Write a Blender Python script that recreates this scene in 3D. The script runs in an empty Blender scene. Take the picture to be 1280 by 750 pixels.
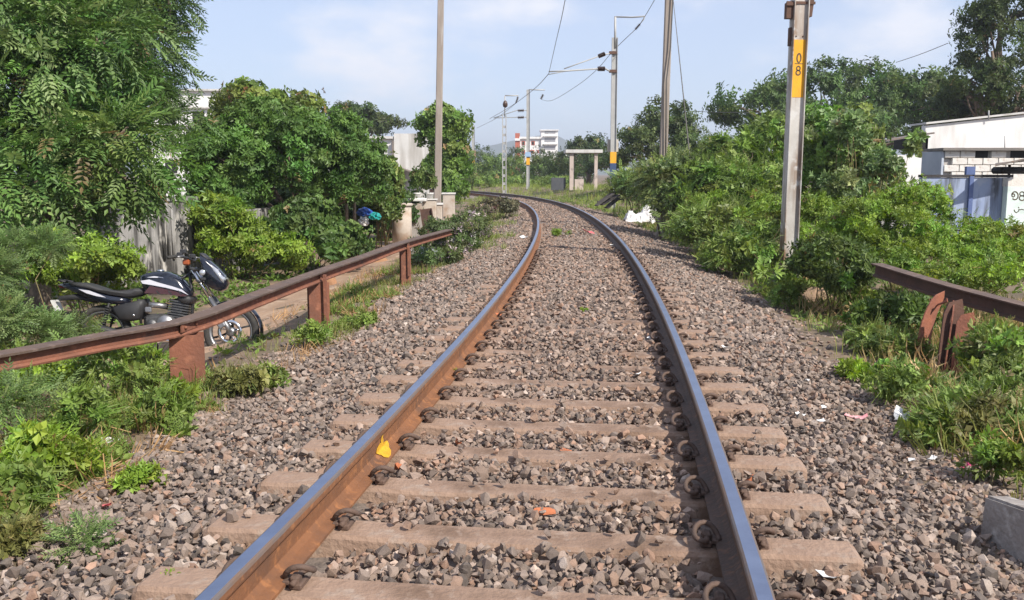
import bpy, bmesh, math, random
import numpy as np
from mathutils import Vector, Matrix

R = math.radians
scene = bpy.context.scene
COL = scene.collection

# ------------------------------------------------------------------ camera
FPX, YH, CAMZ = 1150.0, 217.57, 1.503          # focal length in photo pixels, horizon row, eye height
PITCH = math.atan((375 - YH) / FPX)
cam_data = bpy.data.cameras.new("camera")
cam = bpy.data.objects.new("camera", cam_data)
COL.objects.link(cam)
cam.location = (0, 0, CAMZ)
cam.rotation_euler = (math.pi / 2 - PITCH, 0, 0)
cam_data.sensor_width = 36.0
cam_data.lens = 36.0 * FPX / 1280.0
cam_data.clip_start = 0.05
cam_data.clip_end = 9000.0
scene.camera = cam

# ------------------------------------------------------------------ sky, sun, exposure
SUN_EL, SUN_AZ = R(43), R(137)                  # azimuth clockwise from +Y (straight ahead)
world = bpy.data.worlds.new("World")
scene.world = world
world.use_nodes = True
wn, wl = world.node_tree.nodes, world.node_tree.links
wn.clear()
w_out = wn.new("ShaderNodeOutputWorld")
w_bg = wn.new("ShaderNodeBackground")
w_sky = wn.new("ShaderNodeTexSky")
w_sky.sky_type = 'NISHITA'
w_sky.sun_disc = False
w_sky.sun_elevation = SUN_EL
w_sky.sun_rotation = SUN_AZ
w_sky.altitude = 50
w_sky.air_density = 1.0
w_sky.dust_density = 0.5
w_sky.ozone_density = 3.0
w_bg.inputs['Strength'].default_value = 0.115
# thin, soft cumulus spread over the whole sky
w_tc = wn.new("ShaderNodeTexCoord")
w_map = wn.new("ShaderNodeMapping")
w_map.inputs['Location'].default_value = (1.2, 0.35, 0.2)
w_map.inputs['Scale'].default_value = (1.0, 1.0, 2.2)
w_no = wn.new("ShaderNodeTexNoise")
w_no.inputs['Scale'].default_value = 4.2
w_no.inputs['Detail'].default_value = 7.0
w_no.inputs['Roughness'].default_value = 0.52
w_ra = wn.new("ShaderNodeMapRange")
w_ra.inputs['From Min'].default_value = 0.50
w_ra.inputs['From Max'].default_value = 0.70
w_ra.inputs['To Min'].default_value = 0.0
w_ra.inputs['To Max'].default_value = 0.9
w_ra.interpolation_type = 'SMOOTHSTEP'
w_mix = wn.new("ShaderNodeMix")
w_mix.data_type = 'RGBA'
w_veil = wn.new("ShaderNodeMix")
w_veil.data_type = 'RGBA'
w_veil.inputs['Factor'].default_value = 0.58      # thin even high veil
w_veil.inputs['B'].default_value = (4.75, 5.2, 6.75, 1)
w_mix.inputs['B'].default_value = (6.6, 6.6, 7.0, 1)
wl.new(w_tc.outputs['Generated'], w_map.inputs['Vector'])
wl.new(w_map.outputs['Vector'], w_no.inputs['Vector'])
wl.new(w_no.outputs['Fac'], w_ra.inputs['Value'])
wl.new(w_ra.outputs['Result'], w_mix.inputs['Factor'])
wl.new(w_sky.outputs['Color'], w_veil.inputs['A'])
wl.new(w_veil.outputs['Result'], w_mix.inputs['A'])
wl.new(w_mix.outputs['Result'], w_bg.inputs['Color'])
wl.new(w_bg.outputs['Background'], w_out.inputs['Surface'])

sun_dir = Vector((math.sin(SUN_AZ) * math.cos(SUN_EL), math.cos(SUN_AZ) * math.cos(SUN_EL), math.sin(SUN_EL)))
sun_data = bpy.data.lights.new("sun", 'SUN')
sun_data.energy = 5.0
sun_data.angle = R(0.9)
sun_data.color = (1.0, 0.93, 0.83)
sun = bpy.data.objects.new("sun", sun_data)
COL.objects.link(sun)
sun.rotation_euler = sun_dir.to_track_quat('Z', 'Y').to_euler()

vs = scene.view_settings
vs.view_transform = 'Standard'
vs.look = 'None'
vs.exposure = 0.46
vs.gamma = 1.0
vs.use_curve_mapping = False
scene.render.engine = 'CYCLES'
scene.cycles.use_denoising = True
scene.cycles.max_bounces = 8
scene.cycles.transparent_max_bounces = 8
scene.cycles.volume_bounces = 0
scene.cycles.sample_clamp_indirect = 8.0

# ------------------------------------------------------------------ measuring helpers
_fw = Vector((0, math.cos(PITCH), -math.sin(PITCH)))
_up = Vector((0, math.sin(PITCH), math.cos(PITCH)))
def ray(px, py):
    return _fw + Vector((1, 0, 0)) * ((px - 640) / FPX) + _up * ((375 - py) / FPX)
def at(px, py, Y):
    "world point on the sight line of a measured pixel at depth Y"
    d = ray(px, py)
    return Vector((0, 0, CAMZ)) + d * (Y / d.y)
def onz(px, py, z):
    "world point on the sight line of a measured pixel at height z"
    d = ray(px, py)
    return Vector((0, 0, CAMZ)) + d * ((z - CAMZ) / d.z)

# ------------------------------------------------------------------ tagging helpers
def tag(o, label=None, cat=None, group=None, kind=None):
    if label: o["label"] = label
    if cat: o["category"] = cat
    if group: o["group"] = group
    if kind: o["kind"] = kind
    return o
def empty(name, loc=(0, 0, 0), rot=(0, 0, 0)):
    o = bpy.data.objects.new(name, None)
    o.empty_display_size = 0.2
    COL.objects.link(o)
    o.location = loc
    o.rotation_euler = rot
    return o
def link(name, me, parent=None):
    o = bpy.data.objects.new(name, me)
    COL.objects.link(o)
    if parent: o.parent = parent
    return o
def copy_tree(o, parent=None):
    c = o.copy()
    COL.objects.link(c)
    c.parent = parent
    for ch in list(o.children):
        copy_tree(ch, c)
    return c

# ------------------------------------------------------------------ mesh builder
class MB:
    def __init__(s):
        s.v, s.f, s.m, s.sm = [], [], [], []
    def add(s, verts, faces, mi=0, smooth=False):
        b = len(s.v)
        s.v += [tuple(v) for v in verts]
        s.f += [tuple(b + i for i in f) for f in faces]
        s.m += [mi] * len(faces)
        s.sm += [smooth] * len(faces)
        return s
    def box(s, c, size, rot=None, mi=0, bev=0.0, taper=(1, 1)):
        x, y, z = [d / 2 for d in size]
        M = rot if rot is not None else Matrix.Identity(3)
        c = Vector(c)
        if bev <= 0:
            vs_ = []
            for k, (sx, sy, sz) in enumerate([(-1,-1,-1),(1,-1,-1),(1,1,-1),(-1,1,-1),(-1,-1,1),(1,-1,1),(1,1,1),(-1,1,1)]):
                t = taper if sz > 0 else (1, 1)
                vs_.append(c + M @ Vector((sx * x * t[0], sy * y * t[1], sz * z)))
            return s.add(vs_, [(0,3,2,1),(4,5,6,7),(0,1,5,4),(1,2,6,5),(2,3,7,6),(3,0,4,7)], mi)
        bm = bmesh.new()
        bmesh.ops.create_cube(bm, size=1.0)
        for v in bm.verts:
            t = taper if v.co.z > 0 else (1, 1)
            v.co = Vector((v.co.x * 2 * x * t[0], v.co.y * 2 * y * t[1], v.co.z * 2 * z))
        bmesh.ops.bevel(bm, geom=bm.edges[:], offset=bev, segments=1, affect='EDGES')
        vs_ = [c + M @ v.co for v in bm.verts]
        fs_ = [[v.index for v in f.verts] for f in bm.faces]
        bm.free()
        return s.add(vs_, fs_, mi)
    def tube(s, path, rad, n=8, mi=0, cap=True, smooth=True):
        path = [Vector(p) for p in path]
        k = len(path)
        rads = [rad] * k if isinstance(rad, (int, float)) else list(rad)
        vs_, fs_ = [], []
        t0 = (path[1] - path[0]).normalized()
        ref = Vector((0, 0, 1)) if abs(t0.z) < 0.9 else Vector((1, 0, 0))
        u = t0.cross(ref).normalized()
        for i in range(k):
            t = (path[min(i + 1, k - 1)] - path[max(i - 1, 0)])
            if t.length < 1e-9: t = t0
            t.normalize()
            u = (u - t * u.dot(t))
            if u.length < 1e-6: u = t.cross(Vector((0.3, 0.5, 0.8)))
            u.normalize()
            w = t.cross(u)
            for j in range(n):
                a = 2 * math.pi * j / n
                vs_.append(path[i] + (u * math.cos(a) + w * math.sin(a)) * rads[i])
        for i in range(k - 1):
            for j in range(n):
                j2 = (j + 1) % n
                fs_.append((i * n + j, i * n + j2, (i + 1) * n + j2, (i + 1) * n + j))
        if cap:
            fs_.append(tuple(range(n - 1, -1, -1)))
            fs_.append(tuple((k - 1) * n + j for j in range(n)))
        return s.add(vs_, fs_, mi, smooth)
    def lathe(s, prof, n=24, c=(0, 0, 0), M=None, mi=0, smooth=True, closed=False):
        "profile of (radius, height) turned about local Z"
        M = M if M is not None else Matrix.Identity(3)
        c = Vector(c)
        vs_, fs_ = [], []
        k = len(prof)
        for (r, z) in prof:
            for j in range(n):
                a = 2 * math.pi * j / n
                vs_.append(c + M @ Vector((r * math.cos(a), r * math.sin(a), z)))
        rng = range(k) if closed else range(k - 1)
        for i in rng:
            i2 = (i + 1) % k
            for j in range(n):
                j2 = (j + 1) % n
                fs_.append((i * n + j, i * n + j2, i2 * n + j2, i2 * n + j))
        if not closed:
            if prof[0][0] > 1e-6: fs_.append(tuple(range(n - 1, -1, -1)))
            if prof[-1][0] > 1e-6: fs_.append(tuple((k - 1) * n + j for j in range(n)))
        return s.add(vs_, fs_, mi, smooth)
    def sweep(s, prof, path, mi=0, mis=None, cap=True, up=Vector((0, 0, 1)), smooth=False):
        "closed profile (side, height) swept along a path; side is to the right of travel"
        path = [Vector(p) for p in path]
        k, n = len(path), len(prof)
        vs_ = []
        for i in range(k):
            t = (path[min(i + 1, k - 1)] - path[max(i - 1, 0)]).normalized()
            side = t.cross(up).normalized()
            u2 = side.cross(t).normalized()
            for (a, b) in prof:
                vs_.append(path[i] + side * a + u2 * b)
        b0 = len(s.v)
        s.v += [tuple(v) for v in vs_]
        for i in range(k - 1):
            for j in range(n):
                j2 = (j + 1) % n
                s.f.append((b0 + i * n + j, b0 + i * n + j2, b0 + (i + 1) * n + j2, b0 + (i + 1) * n + j))
                s.m.append(mis[j] if mis else mi)
                s.sm.append(smooth)
        if cap:
            s.f.append(tuple(b0 + j for j in range(n))[::-1]); s.m.append(mi); s.sm.append(False)
            s.f.append(tuple(b0 + (k - 1) * n + j for j in range(n))); s.m.append(mi); s.sm.append(False)
        return s
    def puff(s, poly, hw, layers=((-1, .74), (-.82, .93), (-.4, 1), (.4, 1), (.82, .93), (1, .74)), mi=0, y0=0.0, smooth=True):
        "side outline (x, z) given a rounded width hw; hw may be a function of x"
        cx = sum(p[0] for p in poly) / len(poly); cz = sum(p[1] for p in poly) / len(poly)
        n = len(poly); vs_, fs_ = [], []
        for (l, sc) in layers:
            for (x, z) in poly:
                w = hw(x) if callable(hw) else hw
                vs_.append((cx + (x - cx) * sc, y0 + l * w, cz + (z - cz) * sc))
        for i in range(len(layers) - 1):
            for j in range(n):
                j2 = (j + 1) % n
                fs_.append((i * n + j, i * n + j2, (i + 1) * n + j2, (i + 1) * n + j))
        fs_.append(tuple(range(n - 1, -1, -1)))
        fs_.append(tuple((len(layers) - 1) * n + j for j in range(n)))
        return s.add(vs_, fs_, mi, smooth)
    def mesh(s, name, mats):
        me = bpy.data.meshes.new(name)
        me.from_pydata(s.v, [], s.f)
        if not isinstance(mats, (list, tuple)): mats = [mats]
        for m in mats: me.materials.append(m)
        me.polygons.foreach_set('material_index', s.m)
        me.polygons.foreach_set('use_smooth', s.sm)
        bm = bmesh.new(); bm.from_mesh(me)
        bmesh.ops.recalc_face_normals(bm, faces=bm.faces[:])
        bm.to_mesh(me); bm.free()
        me.update()
        return me
    def build(s, name, mats, parent=None):
        return link(name, s.mesh(name, mats), parent)

def np_mesh(name, V, F, mat, colors=None, smooth=False):
    "numpy arrays to a mesh: V (n,3), F (m,3 or 4), colors (n,3) per vertex"
    me = bpy.data.meshes.new(name)
    V = np.asarray(V, dtype=np.float32); F = np.asarray(F, dtype=np.int32)
    me.vertices.add(len(V)); me.vertices.foreach_set('co', V.ravel())
    k = F.shape[1]
    me.loops.add(F.size); me.loops.foreach_set('vertex_index', F.ravel())
    me.polygons.add(len(F))
    me.polygons.foreach_set('loop_start', np.arange(0, F.size, k, dtype=np.int32))
    me.polygons.foreach_set('use_smooth', np.full(len(F), bool(smooth), dtype=bool))
    if colors is not None:
        a = me.color_attributes.new('col', 'FLOAT_COLOR', 'POINT')
        c4 = np.ones((len(V), 4), dtype=np.float32); c4[:, :3] = colors
        a.data.foreach_set('color', c4.ravel())
    me.materials.append(mat)
    me.update(calc_edges=True)
    me.validate()
    return me

# ------------------------------------------------------------------ materials
_M = {}
def mat(name, c1, c2=None, rough=0.8, scale=6.0, bump=0.2, bscale=None, metal=0.0, c3=None, stretch=(1, 1, 1),
        detail=6, attr=False, spec=0.4, coat=0.0, thresh=(0.35, 0.65), stain=None, stain_rng=(0.52, 0.68), stain_scale=2.0, stain_stretch=(1, 1, 1)):
    "procedural surface: noise blend of c1 and c2, optional stain colour, fine bump"
    if name in _M: return _M[name]
    m = bpy.data.materials.new(name); m.use_nodes = True
    nt = m.node_tree; N, Lk = nt.nodes, nt.links
    b = N['Principled BSDF']
    b.inputs['Roughness'].default_value = rough
    b.inputs['Metallic'].default_value = metal
    b.inputs['Specular IOR Level'].default_value = spec
    b.inputs['Coat Weight'].default_value = coat
    tc = N.new('ShaderNodeTexCoord')
    mp = N.new('ShaderNodeMapping'); mp.inputs['Scale'].default_value = stretch
    Lk.new(tc.outputs['Object'], mp.inputs['Vector'])
    no = N.new('ShaderNodeTexNoise'); no.inputs['Scale'].default_value = scale; no.inputs['Detail'].default_value = detail
    no.inputs['Roughness'].default_value = 0.6
    Lk.new(mp.outputs['Vector'], no.inputs['Vector'])
    mr = N.new('ShaderNodeMapRange'); mr.inputs['From Min'].default_value = thresh[0]; mr.inputs['From Max'].default_value = thresh[1]
    Lk.new(no.outputs['Fac'], mr.inputs['Value'])
    mx = N.new('ShaderNodeMix'); mx.data_type = 'RGBA'
    c2 = c2 or tuple(x * 0.75 for x in c1)
    if attr:
        at_ = N.new('ShaderNodeAttribute'); at_.attribute_name = 'col'
        mul = N.new('ShaderNodeMix'); mul.data_type = 'RGBA'; mul.blend_type = 'MULTIPLY'; mul.inputs['Factor'].default_value = 1
        mx.inputs['A'].default_value = (*c1, 1); mx.inputs['B'].default_value = (*c2, 1)
        Lk.new(mr.outputs['Result'], mx.inputs['Factor'])
        Lk.new(mx.outputs['Result'], mul.inputs['A']); Lk.new(at_.outputs['Color'], mul.inputs['B'])
        col = mul.outputs['Result']
    else:
        mx.inputs['A'].default_value = (*c1, 1); mx.inputs['B'].default_value = (*c2, 1)
        Lk.new(mr.outputs['Result'], mx.inputs['Factor'])
        col = mx.outputs['Result']
    for (sc_col, s_rng, s_scale, s_str) in ([(stain, stain_rng, stain_scale, stain_stretch)] if stain else []) + ([(c3, (0.55, 0.7), scale * 2.7, stretch)] if c3 else []):
        mp2 = N.new('ShaderNodeMapping'); mp2.inputs['Scale'].default_value = s_str; mp2.inputs['Location'].default_value = (3.1, 7.7, 1.9)
        Lk.new(tc.outputs['Object'], mp2.inputs['Vector'])
        n2 = N.new('ShaderNodeTexNoise'); n2.inputs['Scale'].default_value = s_scale; n2.inputs['Detail'].default_value = 5
        Lk.new(mp2.outputs['Vector'], n2.inputs['Vector'])
        r2 = N.new('ShaderNodeMapRange'); r2.inputs['From Min'].default_value = s_rng[0]; r2.inputs['From Max'].default_value = s_rng[1]
        Lk.new(n2.outputs['Fac'], r2.inputs['Value'])
        m2 = N.new('ShaderNodeMix'); m2.data_type = 'RGBA'
        Lk.new(r2.outputs['Result'], m2.inputs['Factor']); Lk.new(col, m2.inputs['A']); m2.inputs['B'].default_value = (*sc_col, 1)
        col = m2.outputs['Result']
    Lk.new(col, b.inputs['Base Color'])
    if bump > 0:
        n3 = N.new('ShaderNodeTexNoise'); n3.inputs['Scale'].default_value = bscale or scale * 6; n3.inputs['Detail'].default_value = 4
        Lk.new(mp.outputs['Vector'], n3.inputs['Vector'])
        bp = N.new('ShaderNodeBump'); bp.inputs['Strength'].default_value = bump; bp.inputs['Distance'].default_value = 0.02
        Lk.new(n3.outputs['Fac'], bp.inputs['Height']); Lk.new(bp.outputs['Normal'], b.inputs['Normal'])
    _M[name] = m
    return m
def leaf_mat(name, trans=0.35, rough=0.5, spec=0.35):
    if name in _M: return _M[name]
    m = bpy.data.materials.new(name); m.use_nodes = True
    N, Lk = m.node_tree.nodes, m.node_tree.links
    b = N['Principled BSDF']; b.inputs['Roughness'].default_value = rough; b.inputs['Specular IOR Level'].default_value = spec
    a = N.new('ShaderNodeAttribute'); a.attribute_name = 'col'
    t = N.new('ShaderNodeBsdfTranslucent')
    hs = N.new('ShaderNodeHueSaturation'); hs.inputs['Hue'].default_value = 0.485; hs.inputs['Saturation'].default_value = 1.15; hs.inputs['Value'].default_value = 1.5
    mixs = N.new('ShaderNodeMixShader'); mixs.inputs['Fac'].default_value = trans
    Lk.new(a.outputs['Color'], b.inputs['Base Color']); Lk.new(a.outputs['Color'], hs.inputs['Color']); Lk.new(hs.outputs['Color'], t.inputs['Color'])
    Lk.new(b.outputs['BSDF'], mixs.inputs[1]); Lk.new(t.outputs['BSDF'], mixs.inputs[2])
    Lk.new(mixs.outputs['Shader'], N['Material Output'].inputs['Surface'])
    _M[name] = m
    return m

# ------------------------------------------------------------------ the line of the track
_s = np.arange(-6, 170, 0.1)
_k = np.interp(_s, [0, 12, 30, 60], [-0.008028, -0.004134, -0.003847, -0.009158])
_i0 = int(np.argmin(np.abs(_s)))
_th = np.cumsum(_k) * 0.1; _th = _th - _th[_i0] + 0.153888
_cx = np.cumsum(np.sin(_th)) * 0.1; _cx = _cx - _cx[_i0] - 0.479577
_cy = np.cumsum(np.cos(_th)) * 0.1; _cy = _cy - _cy[_i0]
def trk(s, u=0.0, z=0.0):
    "point at chainage s, u metres to the right of the centre line"
    t = np.interp(s, _s, _th)
    return Vector((float(np.interp(s, _s, _cx) + u * np.cos(t)), float(np.interp(s, _s, _cy) - u * np.sin(t)), z))
def trk_np(s, u):
    t = np.interp(s, _s, _th)
    return np.interp(s, _s, _cx) + u * np.cos(t), np.interp(s, _s, _cy) - u * np.sin(t)
def to_su(x, y):
    "chainage and offset of points"
    x = np.atleast_1d(np.asarray(x, float)); y = np.atleast_1d(np.asarray(y, float))
    S = np.empty_like(x); U = np.empty_like(x)
    qx, qy, qt, qs = _cx[::4], _cy[::4], _th[::4], _s[::4]
    for a in range(0, len(x), 4000):
        d = (x[a:a+4000, None] - qx) ** 2 + (y[a:a+4000, None] - qy) ** 2
        i = d.argmin(1)
        dx, dy = x[a:a+4000] - qx[i], y[a:a+4000] - qy[i]
        S[a:a+4000] = qs[i] + dx * np.sin(qt[i]) + dy * np.cos(qt[i])
        U[a:a+4000] = dx * np.cos(qt[i]) - dy * np.sin(qt[i])
    return S, U
def vnoise(x, y, seed=0):
    "cheap smooth value noise in [0,1]"
    x = np.asarray(x, float); y = np.asarray(y, float)
    xi, yi = np.floor(x).astype(np.int64), np.floor(y).astype(np.int64)
    fx, fy = x - xi, y - yi
    fx, fy = fx * fx * (3 - 2 * fx), fy * fy * (3 - 2 * fy)
    def h(a, b):
        n = (a * 374761393 + b * 668265263 + seed * 974711) & 0x7fffffff
        n = ((n ^ (n >> 13)) * 1274126177) & 0x7fffffff
        return ((n ^ (n >> 16)) & 0xffff) / 65535.0
    return (h(xi, yi) * (1 - fx) + h(xi + 1, yi) * fx) * (1 - fy) + (h(xi, yi + 1) * (1 - fx) + h(xi + 1, yi + 1) * fx) * fy
def ground_np(x, y):
    x = np.atleast_1d(np.asarray(x, float)); y = np.atleast_1d(np.asarray(y, float))
    S, U = to_su(x, y)
    left = np.interp(-U, [1.2, 2.4, 3.3, 4.4, 7, 12], [-0.22, -0.19, -0.22, -0.44, -0.46, -0.40])
    right = np.interp(U, [1.2, 2.3, 3.2, 4.6, 8], [-0.22, -0.20, -0.24, -0.27, -0.22])
    z = np.where(U < 0, left, right)
    far = np.clip((y - 22) / 38, 0, 1)
    side = np.clip((np.abs(U) - 2.2) / 4, 0, 1)
    z = z + np.where(U > 0, 0.62, 0.25) * far * far * (3 - 2 * far) * side
    rough = (vnoise(x * 1.3, y * 1.3, 3) - .5) * 0.10 + (vnoise(x * 4.1, y * 4.1, 5) - .5) * 0.045
    z = z + rough * np.clip((np.abs(U) - 1.8) / 1.0, 0, 1) * np.clip(1.2 - y / 120, 0, 1)
    z = np.where(np.abs(U) < 3.0, np.where(S > 140, z - .3, z), z)
    return z
def gz(x, y):
    return float(ground_np(x, y)[0])
# ================================================================== SETTING
rng = np.random.default_rng(11)
random.seed(5)
def axis(fine0, fine1, step, far0, far1, growth=1.22):
    a = list(np.arange(fine0, fine1 + 1e-6, step))
    d = step
    while a[-1] < far1: d *= growth; a.append(min(a[-1] + d, far1))
    d = step
    while a[0] > far0: d *= growth; a.insert(0, max(a[0] - d, far0))
    return np.array(a)
gx = axis(-11, 9, 0.28, -2400, 2400)
gy = axis(0, 40, 0.28, -400, 2600)
GX, GY = np.meshgrid(gx, gy)
GZ = ground_np(GX.ravel(), GY.ravel())
Vg = np.stack([GX.ravel(), GY.ravel(), GZ], 1)
nx = len(gx)
ii = (np.arange(len(gy) - 1)[:, None] * nx + np.arange(nx - 1)[None]).ravel()
Fg = np.stack([ii, ii + 1, ii + 1 + nx, ii + nx], 1)
soil = mat('soil', (0.20, 0.145, 0.10), (0.13, 0.10, 0.065), rough=0.95, scale=0.9, bump=0.7, bscale=14, c3=(0.27, 0.18, 0.12), stain=(0.095, 0.078, 0.05), stain_rng=(0.50, 0.64), stain_scale=0.55)
g = link('ground', np_mesh('ground', Vg, Fg, soil, smooth=True))
tag(g, kind='structure')

# worn earth path behind the left barrier
pv, pf = [], []
sp = np.arange(2, 34, 0.3)
for i, s_ in enumerate(sp):
    for j, t_ in enumerate(np.linspace(0, 1, 7)):
        u_ = -(3.35 + 2.05 * t_) - 0.25 * math.sin(s_ * .35)
        p = trk(s_, u_)
        e = 0.012 - 0.05 * (abs(t_ - .5) * 2) ** 4
        pv.append((p.x, p.y, gz(p.x, p.y) + e))
for i in range(len(sp) - 1):
    for j in range(6):
        a = i * 7 + j
        pf.append((a, a + 1, a + 8, a + 7))
path_m = mat('path_earth', (0.36, 0.24, 0.16), (0.25, 0.165, 0.11), rough=0.95, scale=1.6, bump=0.5, bscale=18, c3=(0.42, 0.31, 0.22))
tag(link('path', np_mesh('path', np.array(pv), np.array(pf), path_m, smooth=True)), kind='structure')

# ---- ballast bed
def ballast_h(s, u):
    "height of the stone surface over the bed at (s, u)"
    s = np.asarray(s, float); u = np.asarray(u, float)
    a = np.abs(u)
    fill = np.interp(s, [0, 3.6, 6.0, 8.0, 12, 60], [-0.05, -0.04, -0.022, 0.002, 0.03, 0.034])
    inner = fill - 0.012 * np.clip((a - 0.45) / .3, 0, 1)
    el = np.interp(s, [0, 5, 8, 11, 16], [-0.085, -0.055, -0.022, 0.006, 0.02])
    edge_l = np.interp(a, [0.84, 1.3, 1.75, 2.3, 2.65, 3.0], [0.0, 0.0, -0.045, -0.12, -0.2, -0.36])
    edge_r = np.interp(a, [0.84, 1.3, 1.65, 2.05, 2.4, 2.8], [0.0, 0.0, -0.045, -0.13, -0.21, -0.36])
    outer = np.where(u < 0, el + edge_l, el * .9 + edge_r)
    w = np.clip((a - 0.80) / 0.1, 0, 1)
    z = inner * (1 - w) + outer * w
    return z + (vnoise(s * 2.1, u * 2.1, 9) - .5) * 0.035 + (vnoise(s * .6, u * .8, 4) - .5) * 0.05 * np.clip((a - 1.3), 0, 1)
sb = np.concatenate([np.arange(0.4, 14, 0.12), np.arange(14, 150, 0.5)])
ub = np.linspace(-2.95, 2.75, 44)
SB, UB = np.meshgrid(sb, ub, indexing='ij')
bx, by = trk_np(SB.ravel(), UB.ravel())
bz = ballast_h(SB.ravel(), UB.ravel()) - 0.035
nu = len(ub)
ii = (np.arange(len(sb) - 1)[:, None] * nu + np.arange(nu - 1)[None]).ravel()
Fb = np.stack([ii, ii + 1, ii + 1 + nu, ii + nu], 1)
bed_m = mat('ballast_fines', (0.155, 0.125, 0.107), (0.225, 0.18, 0.152), rough=0.95, scale=16, bump=1.0, bscale=22, c3=(0.11, 0.09, 0.078))
bed = link('ballast_bed', np_mesh('ballast_bed', np.stack([bx, by, bz], 1), Fb, bed_m))
tag(bed, kind='structure')

# ---- crushed stones
def stone_shape(npts, seed):
    r = random.Random(seed)
    bm = bmesh.new()
    sx, sy, sz = 1.0, r.uniform(.62, .95), r.uniform(.5, .8)
    pts = []
    while len(pts) < npts:
        p = Vector((r.uniform(-1, 1), r.uniform(-1, 1), r.uniform(-1, 1)))
        if .55 < p.length < 1.15:
            p = p.normalized() * (0.78 + .42 * r.random())
            p = Vector((p.x * sx, p.y * sy, p.z * sz))
            if all((p - q).length > .42 for q in pts) or r.random() < .02: pts.append(p)
    for p in pts: bm.verts.new(p * .5)
    bmesh.ops.convex_hull(bm, input=bm.verts[:])
    bmesh.ops.delete(bm, geom=[v for v in bm.verts if not v.link_faces], context='VERTS')
    bmesh.ops.triangulate(bm, faces=bm.faces[:])
    bmesh.ops.recalc_face_normals(bm, faces=bm.faces[:])
    bm.verts.index_update()
    V = np.array([v.co[:] for v in bm.verts]); F = np.array([[v.index for v in f.verts] for f in bm.faces])
    bm.free()
    return V, F
def rot_np(n, rg):
    q = rg.normal(size=(n, 4)); q /= np.linalg.norm(q, axis=1)[:, None]
    w, x, y, z = q.T
    return np.stack([1-2*(y*y+z*z), 2*(x*y-z*w), 2*(x*z+y*w), 2*(x*y+z*w), 1-2*(x*x+z*z), 2*(y*z-x*w), 2*(x*z-y*w), 2*(y*z+x*w), 1-2*(x*x+y*y)], 1).reshape(n, 3, 3)
SH_A = [stone_shape(10, i) for i in range(10)]
SH_B = [stone_shape(8, 20 + i) for i in range(6)]
SH_C = [stone_shape(6, 40 + i) for i in range(5)]
SH_D = [stone_shape(15, 60 + i) for i in range(10)]
PAL = np.array([(0.205, 0.178, 0.162), (0.17, 0.15, 0.139), (0.25, 0.22, 0.203), (0.215, 0.165, 0.138), (0.25, 0.178, 0.143), (0.095, 0.087, 0.083), (0.33, 0.305, 0.29), (0.13, 0.118, 0.112)])
PALW = np.array([.27, .23, .14, .13, .05, .06, .03, .09])
stone_m = mat('stone', (1.1, 1.08, 1.06), (0.75, 0.73, 0.72), rough=0.9, scale=22, bump=0.35, bscale=60, attr=True)
def stone_cols(n, u, rg):
    c = PAL[rg.choice(len(PAL), n, p=PALW / PALW.sum())] * np.array([1.24, 1.13, 1.03]) * rg.uniform(.85, 1.18, (n, 1))
    # rust dust thrown from the rails browns the stones near them
    rust = np.clip(1 - np.abs(np.abs(u) - 0.82) / .5, 0, 1) * .55 + np.clip(1 - np.abs(u) / 1.3, 0, 1) * .18
    rust = rust * rg.uniform(.3, 1, n)
    return c * (1 - rust[:, None]) + np.array([0.25, 0.15, 0.10]) * rust[:, None] * (c.mean(1) / .18)[:, None]
SLP0, SLSP = 3.251376, 0.57842      # far top edge of the first sleeper seen, and the spacing
SL_W, SL_L, SL_H = 0.17, 2.74, 0.21
def sleeper_dist(s):
    c = (s - (SLP0 - SL_W / 2)) / SLSP
    return np.abs(c - np.round(c)) * SLSP
def scatter_stones(s0, s1, u0, u1, step, smin, smax, shapes, rg, extra=0.0, lift=0.0):
    ns, nu_ = int((s1 - s0) / step), int((u1 - u0) / step)
    S, U = np.meshgrid(s0 + (np.arange(ns) + .5) * step, u0 + (np.arange(nu_) + .5) * step, indexing='ij')
    S = S.ravel() + rg.uniform(-.45, .45, ns * nu_) * step; U = U.ravel() + rg.uniform(-.45, .45, ns * nu_) * step
    a = np.abs(U)
    size = rg.uniform(smin, smax, len(S)) * np.where(rg.random(len(S)) < .08, 1.3, 1.0)
    ztop = ballast_h(S, U)
    sd = sleeper_dist(S)
    on_sl = (sd < SL_W / 2 + size * .12) & (a < SL_L / 2 + size * .25) & (ztop < 0.0)
    on_rail = np.abs(a - 0.874) < 0.095 + size * .3
    near_clip = (sd < 0.15) & (np.abs(a - .874) < .24)
    bound_l = -2.42 - .35 * (vnoise(S * .9, S * 0, 7) - .3); bound_r = 2.22 + .35 * (vnoise(S * .8, S * 0, 8) - .3)
    over_l = np.clip(bound_l - U, 0, 9); over_r = np.clip(U - bound_r, 0, 9)
    keep = ~(on_rail | near_clip | (on_sl & (rg.random(len(S)) > .03))) & (rg.random(len(S)) > (over_l + over_r) * 2.3)
    S, U, size, ztop, on_sl = S[keep], U[keep], size[keep], ztop[keep], on_sl[keep]
    zz = ztop - size * rg.uniform(.0, .34, len(S)) + lift + extra * rg.random(len(S))
    zz = np.where(on_sl, size * .28, zz)
    X, Y = trk_np(S, U)
    gg = ground_np(X, Y) + size * .12
    zz = np.maximum(zz, np.where(np.abs(U) > 2.0, gg, -9))
    return np.stack([X, Y, zz], 1), size, U, S
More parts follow.
